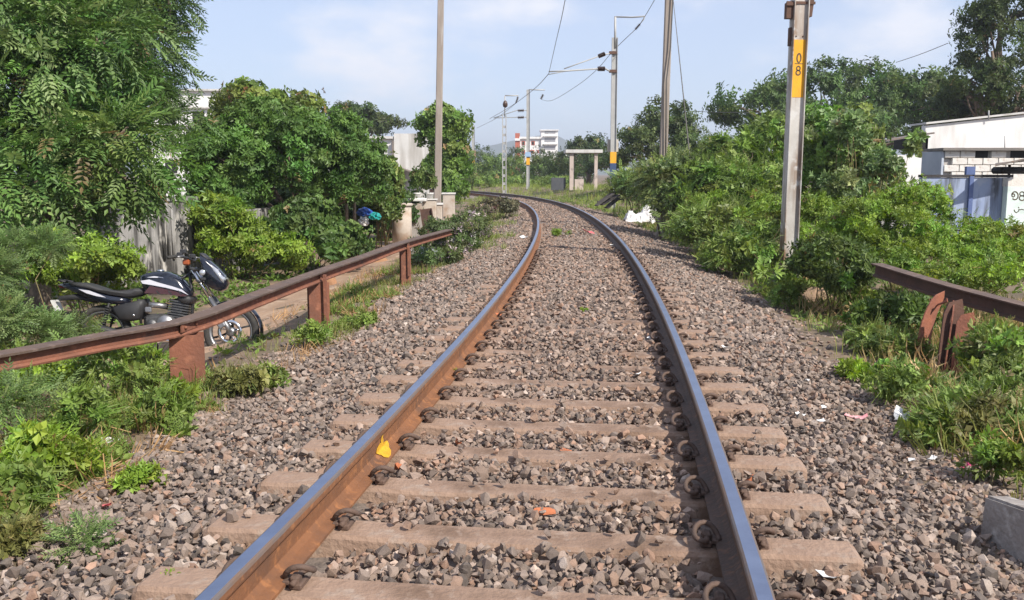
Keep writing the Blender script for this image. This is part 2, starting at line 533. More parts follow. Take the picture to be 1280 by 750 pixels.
def bake_stones(P, size, U, shapes, rg):
    Vs, Fs, Cs, off = [], [], [], 0
    which = rg.integers(0, len(shapes), len(P))
    cols = stone_cols(len(P), U, rg)
    for k, (V, F) in enumerate(shapes):
        idx = np.where(which == k)[0]
        if not len(idx): continue
        Rm = rot_np(len(idx), rg)
        W = np.einsum('nij,vj->nvi', Rm, V) * size[idx][:, None, None]
        W[:, :, 2] *= .85
        W += P[idx][:, None, :]
        nv = len(V)
        Vs.append(W.reshape(-1, 3)); Fs.append((F[None] + (np.arange(len(idx)) * nv)[:, None, None]).reshape(-1, 3) + off)
        Cs.append(np.repeat(cols[idx], nv, 0)); off += len(idx) * nv
    return np.concatenate(Vs), np.concatenate(Fs), np.concatenate(Cs)
P1, z1, U1, S1 = scatter_stones(1.9, 8.6, -3.1, 2.9, 0.039, .033, .065, SH_A, rng)
P1b, z1b, U1b, S1b = scatter_stones(1.9, 8.6, -2.9, 2.8, 0.085, .04, .075, SH_A, rng, extra=.02, lift=.022)
P1, z1, U1, S1 = np.concatenate([P1, P1b]), np.concatenate([z1, z1b]), np.concatenate([U1, U1b]), np.concatenate([S1, S1b])
# only those in view
def in_view(P, m=60):
    Zc = P[:, 1] * math.cos(PITCH) - (P[:, 2] - CAMZ) * math.sin(PITCH)
    Yc = P[:, 1] * math.sin(PITCH) + (P[:, 2] - CAMZ) * math.cos(PITCH)
    px = 640 + FPX * P[:, 0] / np.maximum(Zc, .1); py = 375 - FPX * Yc / np.maximum(Zc, .1)
    return px, py, Zc
px1, py1, zc1 = in_view(P1)
near = (px1 > -330) & (px1 < 1610) & (py1 < 880)
P1, z1, U1, S1, px1, py1, zc1 = P1[near], z1[near], U1[near], S1[near], px1[near], py1[near], zc1[near]
show = z1 / zc1 * ((px1 > 10) & (px1 < 1270) & (py1 < 735)) * rng.uniform(.8, 1, len(P1))
big = np.argsort(-show)[:300]
mask = np.ones(len(P1), bool); mask[big] = False
V, F, C = bake_stones(P1[mask], z1[mask], U1[mask], SH_A, rng)
o = link('loose_ballast', np_mesh('loose_ballast', V, F, stone_m, C), bed); tag(o, kind='stuff')
P2, z2, U2, S2 = scatter_stones(8.6, 22, -2.9, 2.7, 0.063, .05, .09, SH_B, rng)
V, F, C = bake_stones(P2, z2, U2, SH_B, rng)
o = link('loose_ballast', np_mesh('loose_ballast', V, F, stone_m, C), bed); tag(o, kind='stuff')
P3, z3, U3, S3 = scatter_stones(22, 58, -2.6, 2.6, 0.13, .075, .13, SH_C, rng)
V, F, C = bake_stones(P3, z3, U3, SH_C, rng)
o = link('loose_ballast', np_mesh('loose_ballast', V, F, stone_m, C), bed); tag(o, kind='stuff')
P4, z4, U4, S4 = scatter_stones(1.9, 6.5, -2.9, 2.7, 0.072, .018, .034, SH_C, rng, extra=.03, lift=.018)
V, F, C = bake_stones(P4, z4, U4, SH_C, rng)
o = link('stone_chips', np_mesh('stone_chips', V, F, stone_m, C), bed); tag(o, kind='stuff')
# stray stones and pebbles kicked out onto the bare verges
n5 = 2600
S5 = 2.5 + 18 * rng.random(n5) ** 1.5; U5 = np.where(rng.random(n5) < .5, rng.uniform(2.3, 4.2, n5), rng.uniform(-4.2, -2.4, n5))
X5, Y5 = trk_np(S5, U5); z5 = rng.uniform(.015, .06, n5) * np.clip(1.5 - np.abs(np.abs(U5) - 2.3) * .45, .35, 1)
V, F, C = bake_stones(np.stack([X5, Y5, ground_np(X5, Y5) + z5 * .15], 1), z5, U5, SH_B, rng)
o = link('stray_stones', np_mesh('stray_stones', V, F, stone_m, C), g); tag(o, kind='stuff')
# the 300 that show largest, each a stone of its own (ten shapes x colours shared)
cols = stone_cols(300, U1[big], rng)
lib = []
for k in range(30):
    V, F = SH_D[k % 10]
    lib.append(np_mesh('stone', V, F, stone_m, np.repeat(cols[k:k+1], len(V), 0)))
for j, i in enumerate(big):
    o = link('stone', lib[j % 30], bed)
    o.location = P1[i]; o.scale = [z1[i]] * 3
    o.rotation_euler = (random.uniform(0, 6), random.uniform(0, 6), random.uniform(0, 6))

# ================================================================== RAILWAY TRACK
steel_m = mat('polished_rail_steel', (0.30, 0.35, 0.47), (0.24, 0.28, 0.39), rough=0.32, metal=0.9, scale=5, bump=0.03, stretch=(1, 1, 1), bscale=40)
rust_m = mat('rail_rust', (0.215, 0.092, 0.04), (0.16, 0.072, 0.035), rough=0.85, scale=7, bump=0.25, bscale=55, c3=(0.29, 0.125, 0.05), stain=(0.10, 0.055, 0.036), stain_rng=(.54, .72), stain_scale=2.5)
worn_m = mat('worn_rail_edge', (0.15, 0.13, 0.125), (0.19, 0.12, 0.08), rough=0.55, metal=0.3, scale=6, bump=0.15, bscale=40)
shade_grease_m = mat('shaded_greasy_rail_rust', (0.085, 0.05, 0.035), (0.06, 0.04, 0.03), rough=0.7, scale=9, bump=0.3, bscale=45, c3=(0.16, 0.08, 0.045))  # right rail: grease plus the inner side's shade, put into the colour
sleeper_m = mat('rusty_concrete', (0.305, 0.208, 0.152), (0.24, 0.158, 0.113), rough=0.9, scale=5, bump=0.5, bscale=42, c3=(0.31, 0.235, 0.185), stain=(0.155, 0.098, 0.066), stain_rng=(.50, .68), stain_scale=3.4)
clip_m = mat('clip_iron', (0.085, 0.058, 0.046), (0.12, 0.075, 0.055), rough=0.8, scale=14, bump=0.3, bscale=70)
track = empty('railway_track', trk(0.5, 0, 0))
tag(track, 'rusty broad gauge railway track with shiny rail heads on concrete sleepers, curving away', 'railway track')
T0 = track.location.copy()
RT = 0.185
hw, fw, ww = .0365, .075, .0085
prof = [(-fw, .004), (-fw, .016), (-.03, .030), (-ww, .050), (-ww, .125), (-hw + .002, .140), (-hw, .148), (-hw, .168), (-hw + .004, .177), (-hw + .012, .1825),
        (hw - .012, .1825), (hw - .004, .177), (hw, .168), (hw, .148), (hw - .002, .140), (ww, .125), (ww, .050), (.03, .030), (fw, .016), (fw, .004)]
mis = [0] * len(prof)
mis[9] = 1
mis[7] = mis[8] = mis[10] = mis[11] = 2
ss = np.concatenate([np.arange(0.5, 60, 0.25), np.arange(60, 150, .5)])
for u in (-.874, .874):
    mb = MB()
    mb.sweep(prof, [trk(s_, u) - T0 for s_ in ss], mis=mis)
    mb.build('rail', [rust_m if u < 0 else shade_grease_m, steel_m, worn_m], track)

# sleepers
def sleeper_mesh():
    bm = bmesh.new()
    secs = [(-1.37, .92), (-1.345, 1), (-1.02, 1), (-.55, .98), (0, .96), (.55, .98), (1.02, 1), (1.345, 1), (1.37, .92)]
    rings = []
    for (x, sc) in secs:
        dz = -0.012 if abs(x) < .6 else 0.0
        if abs(x) > 1.36: dz = -.018
        t, b = SL_W / 2 * sc, .125
        rings.append([bm.verts.new(p) for p in ((x, -b, -SL_H), (x, -t - .012, -.016 + dz), (x, -t, dz), (x, t, dz), (x, t + .012, -.016 + dz), (x, b, -SL_H))])
    for a, b in zip(rings[:-1], rings[1:]):
        for i in range(6):
            bm.faces.new((a[i], a[(i + 1) % 6], b[(i + 1) % 6], b[i]))
    bm.faces.new(rings[0]); bm.faces.new(rings[-1][::-1])
    bmesh.ops.recalc_face_normals(bm, faces=bm.faces[:])
    me = bpy.data.meshes.new('sleeper'); bm.to_mesh(me); bm.free()
    me.materials.append(sleeper_m)
    return me
def clip_mesh():
    "elastic spring clip in a cast insert, toe on the rail foot at local -X side"
    mb = MB()
    r = .0115
    pts = [(.034, -.062, .034), (.034, -.02, .034), (.034, .030, .034), (.040, .056, .038), (.060, .064, .044), (.082, .050, .050), (.090, .022, .062),
           (.082, -.004, .082), (.058, -.020, .098), (.030, -.026, .096), (.004, -.022, .078), (-.012, -.012, .052), (-.020, .004, .034), (-.020, .024, .030)]
    # smooth the run of points
    P = [Vector((p[0] * .92, p[1], p[2] * .80)) for p in pts]
    fine = []
    for i in range(len(P) - 1):
        p0, p1, p2, p3 = P[max(i-1, 0)], P[i], P[i+1], P[min(i+2, len(P)-1)]
        for t in (0, .5):
            fine.append(.5 * ((2*p1) + (p2-p0)*t + (2*p0-5*p1+4*p2-p3)*t*t + (3*p1-p0-3*p2+p3)*t**3))
    fine.append(P[-1])
    mb.tube(fine, r, 7)
    mb.box((.034, 0, .008), (.05, .085, .026), bev=.006)
    mb.box((.028, -.012, .030), (.036, .05, .034), bev=.008)
    mb.box((-.004, 0, .018), (.028, .07, .016), bev=.003)
    return mb.mesh('rail_clip', clip_m)
sl_me, cl_me = sleeper_mesh(), clip_mesh()
n_sl = 0
for n in range(-3, 96):
    s_ = SLP0 - SL_W / 2 + n * SLSP
    if s_ < .8: continue
    p = trk(s_, 0, 0)
    th = float(np.interp(s_, _s, _th))
    o = link('sleeper', sl_me, track)
    o.location = p - T0
    o.rotation_euler = (0, 0, -th + random.uniform(-.006, .006))
    if n < 26:
        for u in (-.874, .874):
            for sd in (-1, 1):
                c = link('rail_clip', cl_me, o)
                c.location = (u + sd * (fw + .004), 0, 0)
                c.rotation_euler = (0, 0, 0 if sd > 0 else math.pi)
                c.location.z = -0.002
# yellow paint daubed on the inner side of the left rail
yel_m = mat('yellow_paint', (0.62, 0.36, 0.02), (0.48, 0.26, 0.02), rough=0.7, scale=30, bump=0.1)
mb = MB()
pm = onz(470, 565, 0.03)
S_, U_ = to_su(pm.x, pm.y); s_p = float(S_[0])
seg = []
for k in range(18):
    a = 2 * math.pi * k / 18
    rr = .046 * (1 + .22 * math.sin(3 * a + 1) + .1 * math.sin(5 * a))
    seg.append((math.cos(a) * rr * 2.2, .055 + math.sin(a) * rr))
def web_pt(ds, z):     # the painted face of web and foot, seen from inside the gauge
    pts = [(fw, .016), (.03, .030), (ww, .050), (ww, .125), (hw - .002, .140), (hw, .168)]
    ln = [0.0]
    for q0, q1 in zip(pts[:-1], pts[1:]): ln.append(ln[-1] + math.dist(q0, q1))
    return trk(s_p + ds, -.874 + float(np.interp(z, ln, [p[0] for p in pts])) + .0035, float(np.interp(z, ln, [p[1] for p in pts])) + .003) - T0
R3 = []
RN = 7
for sc_ in np.linspace(.02, 1, RN):
    R3 += [web_pt(a * sc_, .062 + (b - .055) * sc_) for a, b in seg]
fs_ = [(i * 18 + j, i * 18 + (j + 1) % 18, (i + 1) * 18 + (j + 1) % 18, (i + 1) * 18 + j) for i in range(RN - 1) for j in range(18)]
mb.add(R3, fs_)
drip = [(-.016, .085), (.016, .085), (.016, .11), (.008, .125), (.02, .142), (.012, .185), (-.004, .185), (0, .14), (-.014, .12), (-.012, .1)]
mb.add([web_pt(a * 1.8 + .02, b) for a, b in drip], [(0, 1, 2, 9), (9, 2, 3, 8), (8, 3, 4, 7), (7, 4, 5, 6)])
mb.build('paint_mark', yel_m, track)
# ================================================================== VEGETATION TOOLS
def pinnate(pairs, length, ll, lw, droop, ang=55, seed=0, fold=.25):
    r = random.Random(seed); V, F = [], []
    for i in range(pairs + 1):
        t = (i + 1) / (pairs + 1)
        base = np.array([length * t, 0, -droop * length * t * t])
        sides = (1, -1) if i < pairs else (0,)
        for sd in sides:
            a = R(ang + r.uniform(-12, 12)) * sd * (1 - .25 * t)
            d = np.array([math.cos(a), math.sin(a), -droop * .6 + r.uniform(-.25, .15)])
            d /= np.linalg.norm(d)
            n = np.cross(d, [0, 0, 1]); n /= np.linalg.norm(n)
            L_ = ll * (1 - .35 * abs(t - .55)) * r.uniform(.85, 1.12)
            up = np.array([0, 0, fold * lw])
            b = len(V)
            V += [base, base + d * L_ * .45 + n * lw / 2 + up, base + d * L_, base + d * L_ * .45 - n * lw / 2 + up]
            F += [(b, b + 1, b + 2), (b, b + 2, b + 3)]
    return np.array(V), np.array(F)
def rosette(n, ll, lw, up, seed=0, stem=.0):
    r = random.Random(seed); V, F = [], []
    for i in range(n):
        a = 2 * math.pi * (i / n) + r.uniform(-.5, .5)
        el = up + r.uniform(-.35, .35)
        # local +X is the shoot direction
        d = np.array([math.sin(el), math.cos(a) * math.cos(el), math.sin(a) * math.cos(el)])
        t = np.array([0, -math.sin(a), math.cos(a)])
        L_ = ll * r.uniform(.7, 1.15)
        base = np.array([stem * r.uniform(-1, .4), 0, 0]) + d * .12 * ll
        m = base + d * L_ * .5
        tip = base + d * L_ + np.array([-.22 * L_, 0, 0]) * r.uniform(0, 1)
        lift = np.cross(d, t) * lw * .16
        b = len(V)
        V += [base, m + t * lw / 2 + lift, tip, m - t * lw / 2 + lift]
        F += [(b, b + 1, b + 2), (b, b + 2, b + 3)]
    return np.array(V), np.array(F)
def tuft(n, h, w, spread, seed=0):
    r = random.Random(seed); V, F = [], []
    for i in range(n):
        a = r.uniform(0, 6.283); sp_ = spread * r.uniform(.2, 1); hh = h * r.uniform(.55, 1.1)
        d = np.array([0, math.cos(a), math.sin(a)]); t = np.array([0, -math.sin(a), math.cos(a)]) * w / 2
        b0 = d * spread * .12
        m = b0 + np.array([hh * .6, 0, 0]) + d * sp_ * hh * .35
        tip = b0 + np.array([hh * (.9 - .4 * sp_), 0, 0]) + d * sp_ * hh * .95
        b = len(V)
        V += [b0 - t, b0 + t, m - t * .8, m + t * .8, tip]
        F += [(b, b + 1, b + 3), (b, b + 3, b + 2), (b + 2, b + 3, b + 4)]
    return np.array(V), np.array(F)
def mini(st, k): return [(V * k, F) for V, F in st]
ST = dict(
    neem=[pinnate(6, .34, .105, .036, .30, 58, i) for i in range(4)],
    dark=[pinnate(5, .26, .090, .028, .40, 50, 10 + i) for i in range(4)],
    feather=[pinnate(8, .22, .050, .018, .20, 65, 20 + i) for i in range(4)],
    fern=[pinnate(7, .20, .055, .016, .12, 60, 30 + i) for i in range(3)],
    broad=[rosette(6, .10, .062, .3, 40 + i) for i in range(4)],
    bush=[rosette(8, .075, .032, .45, 50 + i, .05) for i in range(4)],
    weed=[rosette(8, .075, .026, .5, 60 + i, .06) for i in range(4)],
    bigleaf=[rosette(7, .17, .085, .6, 70 + i, .08) for i in range(3)],
    grass=[tuft(7, .22, .008, .55, 80 + i) for i in range(4)],
    fargreen=[rosette(7, .24, .12, .3, 90 + i, .22) for i in range(4)],
)
ST['mix'] = ST['weed'] + ST['bush'][:2] + mini(ST['fern'], .55) + mini(ST['broad'][:2], .8) + mini(ST['grass'][:1], .8)
ST['fine'] = mini(ST['fern'][:1], .62) + mini(ST['bush'], .75) + mini(ST['weed'][:2], .75)
ST['mixshrub'] = ST['bush'] + mini(ST['feather'], .7) + mini(ST['broad'][:2], .7)
def orient(D, rg, roll=.5):
    "frames with local x along D and local z as near to up as it can be"
    D = D / (np.linalg.norm(D, axis=1)[:, None] + 1e-9)
    upv = np.tile([0, 0, 1.0], (len(D), 1)) + rg.normal(0, roll, (len(D), 3))
    Y_ = np.cross(upv, D); nn = np.linalg.norm(Y_, axis=1)
    bad = nn < 1e-3; Y_[bad] = [0, 1, 0]; nn[bad] = 1
    Y_ /= nn[:, None]
    Z_ = np.cross(D, Y_)
    return np.stack([D, Y_, Z_], 2)
def leaf_cols(n, c1, c2, rg, c3=None, p3=.06):
    t = rg.beta(1.2, 1.6, (n, 1))
    c = np.array(c1) * (1 - t) + np.array(c2) * t
    c = c * rg.uniform(.72, 1.28, (n, 1)) * np.array([1.34, 1.20, 1.05])
    dead = rg.random(n) < .007
    c[dead] = np.array([.26, .19, .08]) * rg.uniform(.6, 1.2, (dead.sum(), 1))
    if c3 is not None:
        k = rg.random(n) < p3
        c[k] = np.array(c3) * rg.uniform(.8, 1.2, (k.sum(), 1))
    return c
def bake(P, D, S, stamps, cols, rg, roll=.5):
    which = rg.integers(0, len(stamps), len(P))
    Rm = orient(D, rg, roll)
    Vs, Fs, Cs, off = [], [], [], 0
    for k, (V, F) in enumerate(stamps):
        i = np.where(which == k)[0]
        if not len(i): continue
        W = np.einsum('nij,vj->nvi', Rm[i], V) * S[i][:, None, None] + P[i][:, None]
        nv = len(V)
        Vs.append(W.reshape(-1, 3)); Fs.append((F[None] + (np.arange(len(i)) * nv)[:, None, None]).reshape(-1, 3) + off)
        leaf_j = rg.uniform(.86, 1.14, (len(i), nv // 4 + 1))
        cj = np.repeat(cols[i], nv, 0).reshape(len(i), nv, 3) * np.repeat(leaf_j, 4, 1)[:, :nv, None]
        Cs.append(cj.reshape(-1, 3)); off += len(i) * nv
    return np.concatenate(Vs), np.concatenate(Fs), np.concatenate(Cs)
def clumps(ells, n, rg, shell=(.55, 1.0), low=-.55):
    "clump centres spread through the outer part of a union of ellipsoids"
    ells = [(np.array(c, float), np.array(r_, float)) for c, r_ in ells]
    w = np.array([np.prod(r_) ** (2 / 3) for c, r_ in ells]); w /= w.sum()
    out, dirs = [], []
    while len(out) < n:
        c, r_ = ells[rg.choice(len(ells), p=w)]
        d = rg.normal(size=3); d /= np.linalg.norm(d)
        if d[2] < low: continue
        k = rg.uniform(*shell)
        p = c + d * r_ * k
        if any((((p - c2) / r2) ** 2).sum() < .45 ** 2 for c2, r2 in ells): continue
        out.append(p); dirs.append(d)
    return np.array(out), np.array(dirs)
def foliage(ells, n_cl, per, rad, kind, c1, c2, rg, size=(.8, 1.25), droop=.25, c3=None, p3=.05, shell=(.55, 1.0), low=-.55, roll=.5, flat=.75):
    C, Dc = clumps(ells, n_cl, rg, shell, low)
    n = n_cl * per
    ci = np.repeat(np.arange(n_cl), per)
    off = rg.normal(size=(n, 3)); off /= np.linalg.norm(off, axis=1)[:, None]
    rr = rad * rg.uniform(.55, 1.4, n_cl)[ci] * rg.random(n) ** .45 * np.where(rg.random(n) < .06, rg.uniform(1.2, 1.8, n), 1.0)
    P = C[ci] + off * rr[:, None] * np.array([1, 1, flat])
    D = off * .9 + Dc[ci] * .7 + np.array([0, 0, -droop]) + rg.normal(0, .35, (n, 3))
    # each clump has its own tone
    tone = rg.uniform(.72, 1.28, (n_cl, 1))[ci] * (1 + rg.normal(0, .06, (n_cl, 3))[ci])
    cols = leaf_cols(n, c1, c2, rg, c3, p3) * tone
    S = rg.uniform(*size, n)
    V, F, Cc = bake(P, D, S, ST[kind], cols, rg, roll)
    return V, F, Cc, C
bark_m = mat('bark', (0.12, 0.085, 0.06), (0.19, 0.15, 0.115), rough=0.95, scale=9, bump=0.8, bscale=30, stretch=(1, 1, .3))
stem_m = mat('green_stem', (0.13, 0.13, 0.05), (0.18, 0.12, 0.06), rough=0.8, scale=9, bump=0.2)
leaf_a, leaf_b = leaf_mat('leaf', .26, .5), leaf_mat('leaf_glossy', .25, .38, .5)
def limb(mb, a, b, r0, r1, rg, n=5, sag=.1, sides=6):
    a, b = np.array(a, float), np.array(b, float)
    L_ = np.linalg.norm(b - a); pts = []
    j = rg.normal(0, (.06 if sides < 8 else .02) * L_, (n, 3))
    for i in range(n):
        t = i / (n - 1)
        p = a * (1 - t) + b * t + j[i] * math.sin(math.pi * t) + np.array([0, 0, sag * L_]) * math.sin(math.pi * t)
        pts.append(p)
    mb.tube(pts, [r0 * (1 - i / (n - 1)) + r1 * i / (n - 1) for i in range(n)], sides)
    return pts
def plant(name, label, cat, base, ells, n_cl, per, rad, kind, c1, c2, seed, group=None, trunk=.12, fork=.45, limbs=14, woody=True, mat_=None, part='crown', stems=None, **kw):
    "tree or shrub: an Empty at its foot, stem part and foliage part; ells are in world space"
    rg = np.random.default_rng(seed)
    base = Vector(base); b = np.array(base)
    root = empty(name, base); tag(root, label, cat, group)
    el = [(np.array(c) - b, r_) for c, r_ in ells]
    V, F, Cc, C = foliage(el, n_cl, per, rad, kind, c1, c2, rg, **kw)
    link(part, np_mesh(part, V, F, mat_ or leaf_a, Cc), root)
    mb = MB()
    cen = np.mean([c for c, r_ in el], axis=0)
    if woody:
        top = np.array([cen[0] * .5, cen[1] * .5, max(cen[2] * fork, .15)])
        pts = limb(mb, (0, 0, -.15), top, trunk, trunk * .72, rg, 6, 0, 8)
        main = []
        for i in range(max(3, limbs // 4)):
            c, r_ = el[i % len(el)]
            e = np.array(c) + np.array(r_) * rg.uniform(-.35, .35, 3)
            main.append(limb(mb, top, e, trunk * .6, trunk * .2, rg, 5, .06, 5))
        for i in rg.choice(len(C), min(limbs, len(C)), replace=False):
            m = main[np.argmin([np.linalg.norm(np.array(q[-1]) - C[i]) for q in main])]
            limb(mb, m[rg.integers(2, 5)], C[i], trunk * .2, trunk * .06, rg, 4, .05, 4)
        mb.build('trunk', bark_m, root)
    else:
        for i in rg.choice(len(C), min(stems or limbs, len(C)), replace=False):
            limb(mb, np.array([rg.normal(0, .06), rg.normal(0, .06), -.08]) + np.array([C[i][0] * .35, C[i][1] * .35, 0]), C[i], trunk, trunk * .35, rg, 4, .06, 3)
        mb.build('stem', stem_m, root)
    return root
def E_(px, py, Y, rx, rz, ry=None):
    "ellipsoid measured in photo pixels at depth Y: centre pixel, half-width and half-height in pixels"
    k = Y / FPX
    return (at(px, py, Y), (rx * k, (ry if ry else rx * k), rz * k))
def foot(px, Y, dx=0):
    p = at(px, 300, Y)
    return (p.x + dx, Y, gz(p.x + dx, Y))

# leaf colours (base colours of the leaf itself)
G_NEEM = ((0.056, 0.13, 0.034), (0.115, 0.20, 0.064))
G_DARK = ((0.04, 0.085, 0.03), (0.08, 0.135, 0.05))
G_BUSH = ((0.055, 0.125, 0.03), (0.10, 0.185, 0.05))
G_LIME = ((0.11, 0.20, 0.025), (0.17, 0.26, 0.045))
G_BLUE = ((0.085, 0.155, 0.05), (0.135, 0.205, 0.085))
G_WEED = ((0.095, 0.165, 0.035), (0.15, 0.22, 0.06))
G_FAR = ((0.055, 0.10, 0.03), (0.085, 0.14, 0.045))
G_OLIVE = ((0.10, 0.12, 0.04), (0.15, 0.165, 0.065))

# ------------------------------------------------------------------ left side trees and shrubs
plant('roadside_tree', 'large yellow-green pinnate-leaved tree overhanging the grey wall beside the path', 'tree', foot(40, 13.6),
      [E_(60, 125, 13.8, 105, 105, 1.3), E_(10, 230, 13.0, 100, 85, 1.2), E_(135, 195, 13.4, 70, 58, 1.0), E_(95, 30, 14.3, 90, 90, 1.2), E_(20, 20, 14.2, 95, 100, 1.2)],
      175, 20, .34, 'neem', *G_NEEM, 101, trunk=.17, limbs=40, size=(1.05, 1.6), droop=.4, c3=(.20, .28, .10), p3=.12, low=-.8)
plant('dark_tree', 'tall dark green drooping-leaved tree standing behind the yellow-green roadside tree', 'tree', foot(150, 18.5),
      [E_(160, 60, 18.3, 68, 95, 1.3), E_(110, 20, 18.8, 80, 90, 1.3), E_(185, 145, 17.8, 46, 46, .9), E_(190, -20, 18.4, 34, 60, .9), E_(60, -30, 19, 80, 70, 1.2)],
      250, 22, .36, 'dark', *G_DARK, 102, trunk=.2, limbs=36, size=(.95, 1.45), droop=.12, c3=(.09, .15, .05), p3=.12, low=-.8)
plant('spreading_bush', 'wide dense green feathery bush with dark hollow beneath, behind the barrier rail', 'bush', foot(400, 20.6),
      [E_(375, 200, 20.6, 100, 62, 1.5), E_(290, 212, 19.8, 55, 60, 1.1), E_(448, 218, 20.8, 40, 48, 1.0), E_(330, 168, 21.5, 60, 42, 1.2), E_(418, 180, 21.5, 52, 40, 1.2), E_(262, 205, 20.6, 26, 48, .8)],
      270, 28, .28, 'bush', *G_BUSH, 103, trunk=.10, limbs=40, size=(1.2, 2.0), droop=.2, c3=(.10, .19, .045), p3=.15, low=-.75, fork=.3)
for i, (px, py, Y, rx, rz) in enumerate(((290, 270, 23.5, 60, 50), (370, 268, 23.8, 60, 50), (440, 262, 24.5, 45, 45), (490, 262, 27, 30, 34))):
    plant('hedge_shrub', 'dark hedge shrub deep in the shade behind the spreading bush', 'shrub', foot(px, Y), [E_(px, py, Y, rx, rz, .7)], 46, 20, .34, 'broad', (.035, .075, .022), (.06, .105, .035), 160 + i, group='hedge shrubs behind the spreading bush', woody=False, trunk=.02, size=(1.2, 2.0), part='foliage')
plant('flame_tipped_tree', 'yellow-green tree with reddish flower tips rising behind the spreading bush', 'tree', foot(320, 29),
      [E_(318, 132, 29, 42, 32, 1.1), E_(365, 138, 29.4, 30, 30, .9), E_(300, 165, 29, 45, 40, 1.1)],
      80, 24, .32, 'broad', (0.085, .14, .035), (.14, .19, .05), 104, trunk=.12, limbs=20, size=(1.2, 2.0), c3=(.24, .14, .06), p3=.05)
plant('flat_topped_tree', 'far dark flat-topped tree behind the spreading bush and white block house', 'tree', foot(447, 72),
      [E_(440, 142, 72, 32, 12, 1.8), E_(482, 152, 73, 22, 12, 1.5), E_(455, 158, 72, 46, 14, 1.8)], 60, 22, .62, 'fargreen', (.04, .07, .025), (.065, .10, .035), 105, trunk=.22, limbs=14, size=(.8, 1.3))
plant('pole_side_tree', 'bright green rounded tree right behind the tall leaning concrete pole', 'tree', foot(556, 39),
      [E_(551, 160, 39, 32, 28, 1.0), E_(562, 200, 38.6, 20, 32, .9), E_(540, 222, 38.5, 18, 22, .7), E_(566, 236, 37.6, 16, 18, .8)],
      130, 22, .36, 'broad', (.07, .14, .03), (.12, .20, .05), 106, trunk=.14, limbs=22, size=(1.4, 2.3), c3=(.16, .24, .06), p3=.15)
plant('climbing_vine', 'broad-leaved climbing vine bush hanging beside the concrete drum', 'vine', foot(480, 24),
      [E_(482, 228, 23.8, 18, 32, .6), E_(476, 258, 23.4, 18, 22, .5)], 60, 22, .20, 'broad', (.085, .155, .04), (.14, .20, .06), 107, woody=False, trunk=.015, size=(1.1, 1.8), part='foliage', c3=(.19, .25, .09), p3=.2)
plant('wall_creeper', 'bright lime-green creeper heaped beside the end of the grey wall', 'creeper', foot(295, 17.2),
      [E_(290, 300, 17.2, 42, 48, .6), E_(335, 320, 17.2, 45, 28, .6), E_(270, 265, 17.4, 26, 30, .5)], 100, 22, .20, 'bush', *G_LIME, 108, woody=False, trunk=.012, size=(1.0, 1.7), part='foliage', c3=(.20, .29, .06), p3=.15, low=-.4)
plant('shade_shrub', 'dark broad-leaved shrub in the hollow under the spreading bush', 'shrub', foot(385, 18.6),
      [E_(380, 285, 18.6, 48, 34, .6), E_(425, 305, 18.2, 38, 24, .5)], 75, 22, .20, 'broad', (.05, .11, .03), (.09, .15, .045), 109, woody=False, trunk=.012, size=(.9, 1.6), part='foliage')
plant('sunny_shrub', 'bright yellow-green leafy shrub just behind the motorcycle seat', 'shrub', foot(125, 12.0),
      [E_(128, 335, 11.9, 42, 34, .45), E_(95, 350, 12.0, 30, 26, .4), E_(60, 330, 12.2, 30, 40, .4)], 95, 24, .15, 'bush', *G_LIME, 110, woody=False, trunk=.012, size=(.8, 1.4), part='foliage', c3=(.22, .30, .07), p3=.2)
plant('blue_green_shrub', 'blue-green feathery shrub spreading in front of the motorcycle rear wheel', 'shrub', foot(20, 8.0),
      [E_(-20, 350, 8.7, 32, 32, .35), E_(-10, 398, 8.3, 35, 20, .35), E_(25, 308, 9.4, 70, 9, .3), E_(85, 412, 8.9, 36, 5, .2), E_(40, 415, 8.5, 42, 8, .25)], 120, 20, .085, 'fern', *G_BLUE, 111, woody=False, trunk=.010, size=(.55, .95), part='foliage', roll=.35, flat=.5, droop=.1)
plant('low_bush', 'low green bush growing between the barrier post and ballast edge', 'bush', foot(560, 19.5),
      [E_(560, 300, 19.0, 45, 26, .7), E_(590, 285, 22, 30, 16, .7), E_(545, 325, 17.0, 30, 18, .5)], 75, 22, .18, 'weed', (.06, .10, .04), (.11, .15, .06), 112, woody=False, trunk=.010, size=(.9, 1.5), part='foliage', c3=(.42, .36, .36), p3=.10)
plant('dry_bush', 'small dark greyish bush close beside the inner rail where the track bends', 'bush', foot(622, 33),
      [E_(622, 258, 33, 24, 10, .6), E_(600, 266, 31, 16, 8, .5)], 40, 20, .18, 'weed', (.07, .085, .05), (.12, .12, .075), 113, woody=False, trunk=.012, size=(1.2, 2.0), part='foliage', c3=(.28, .2, .18), p3=.12)

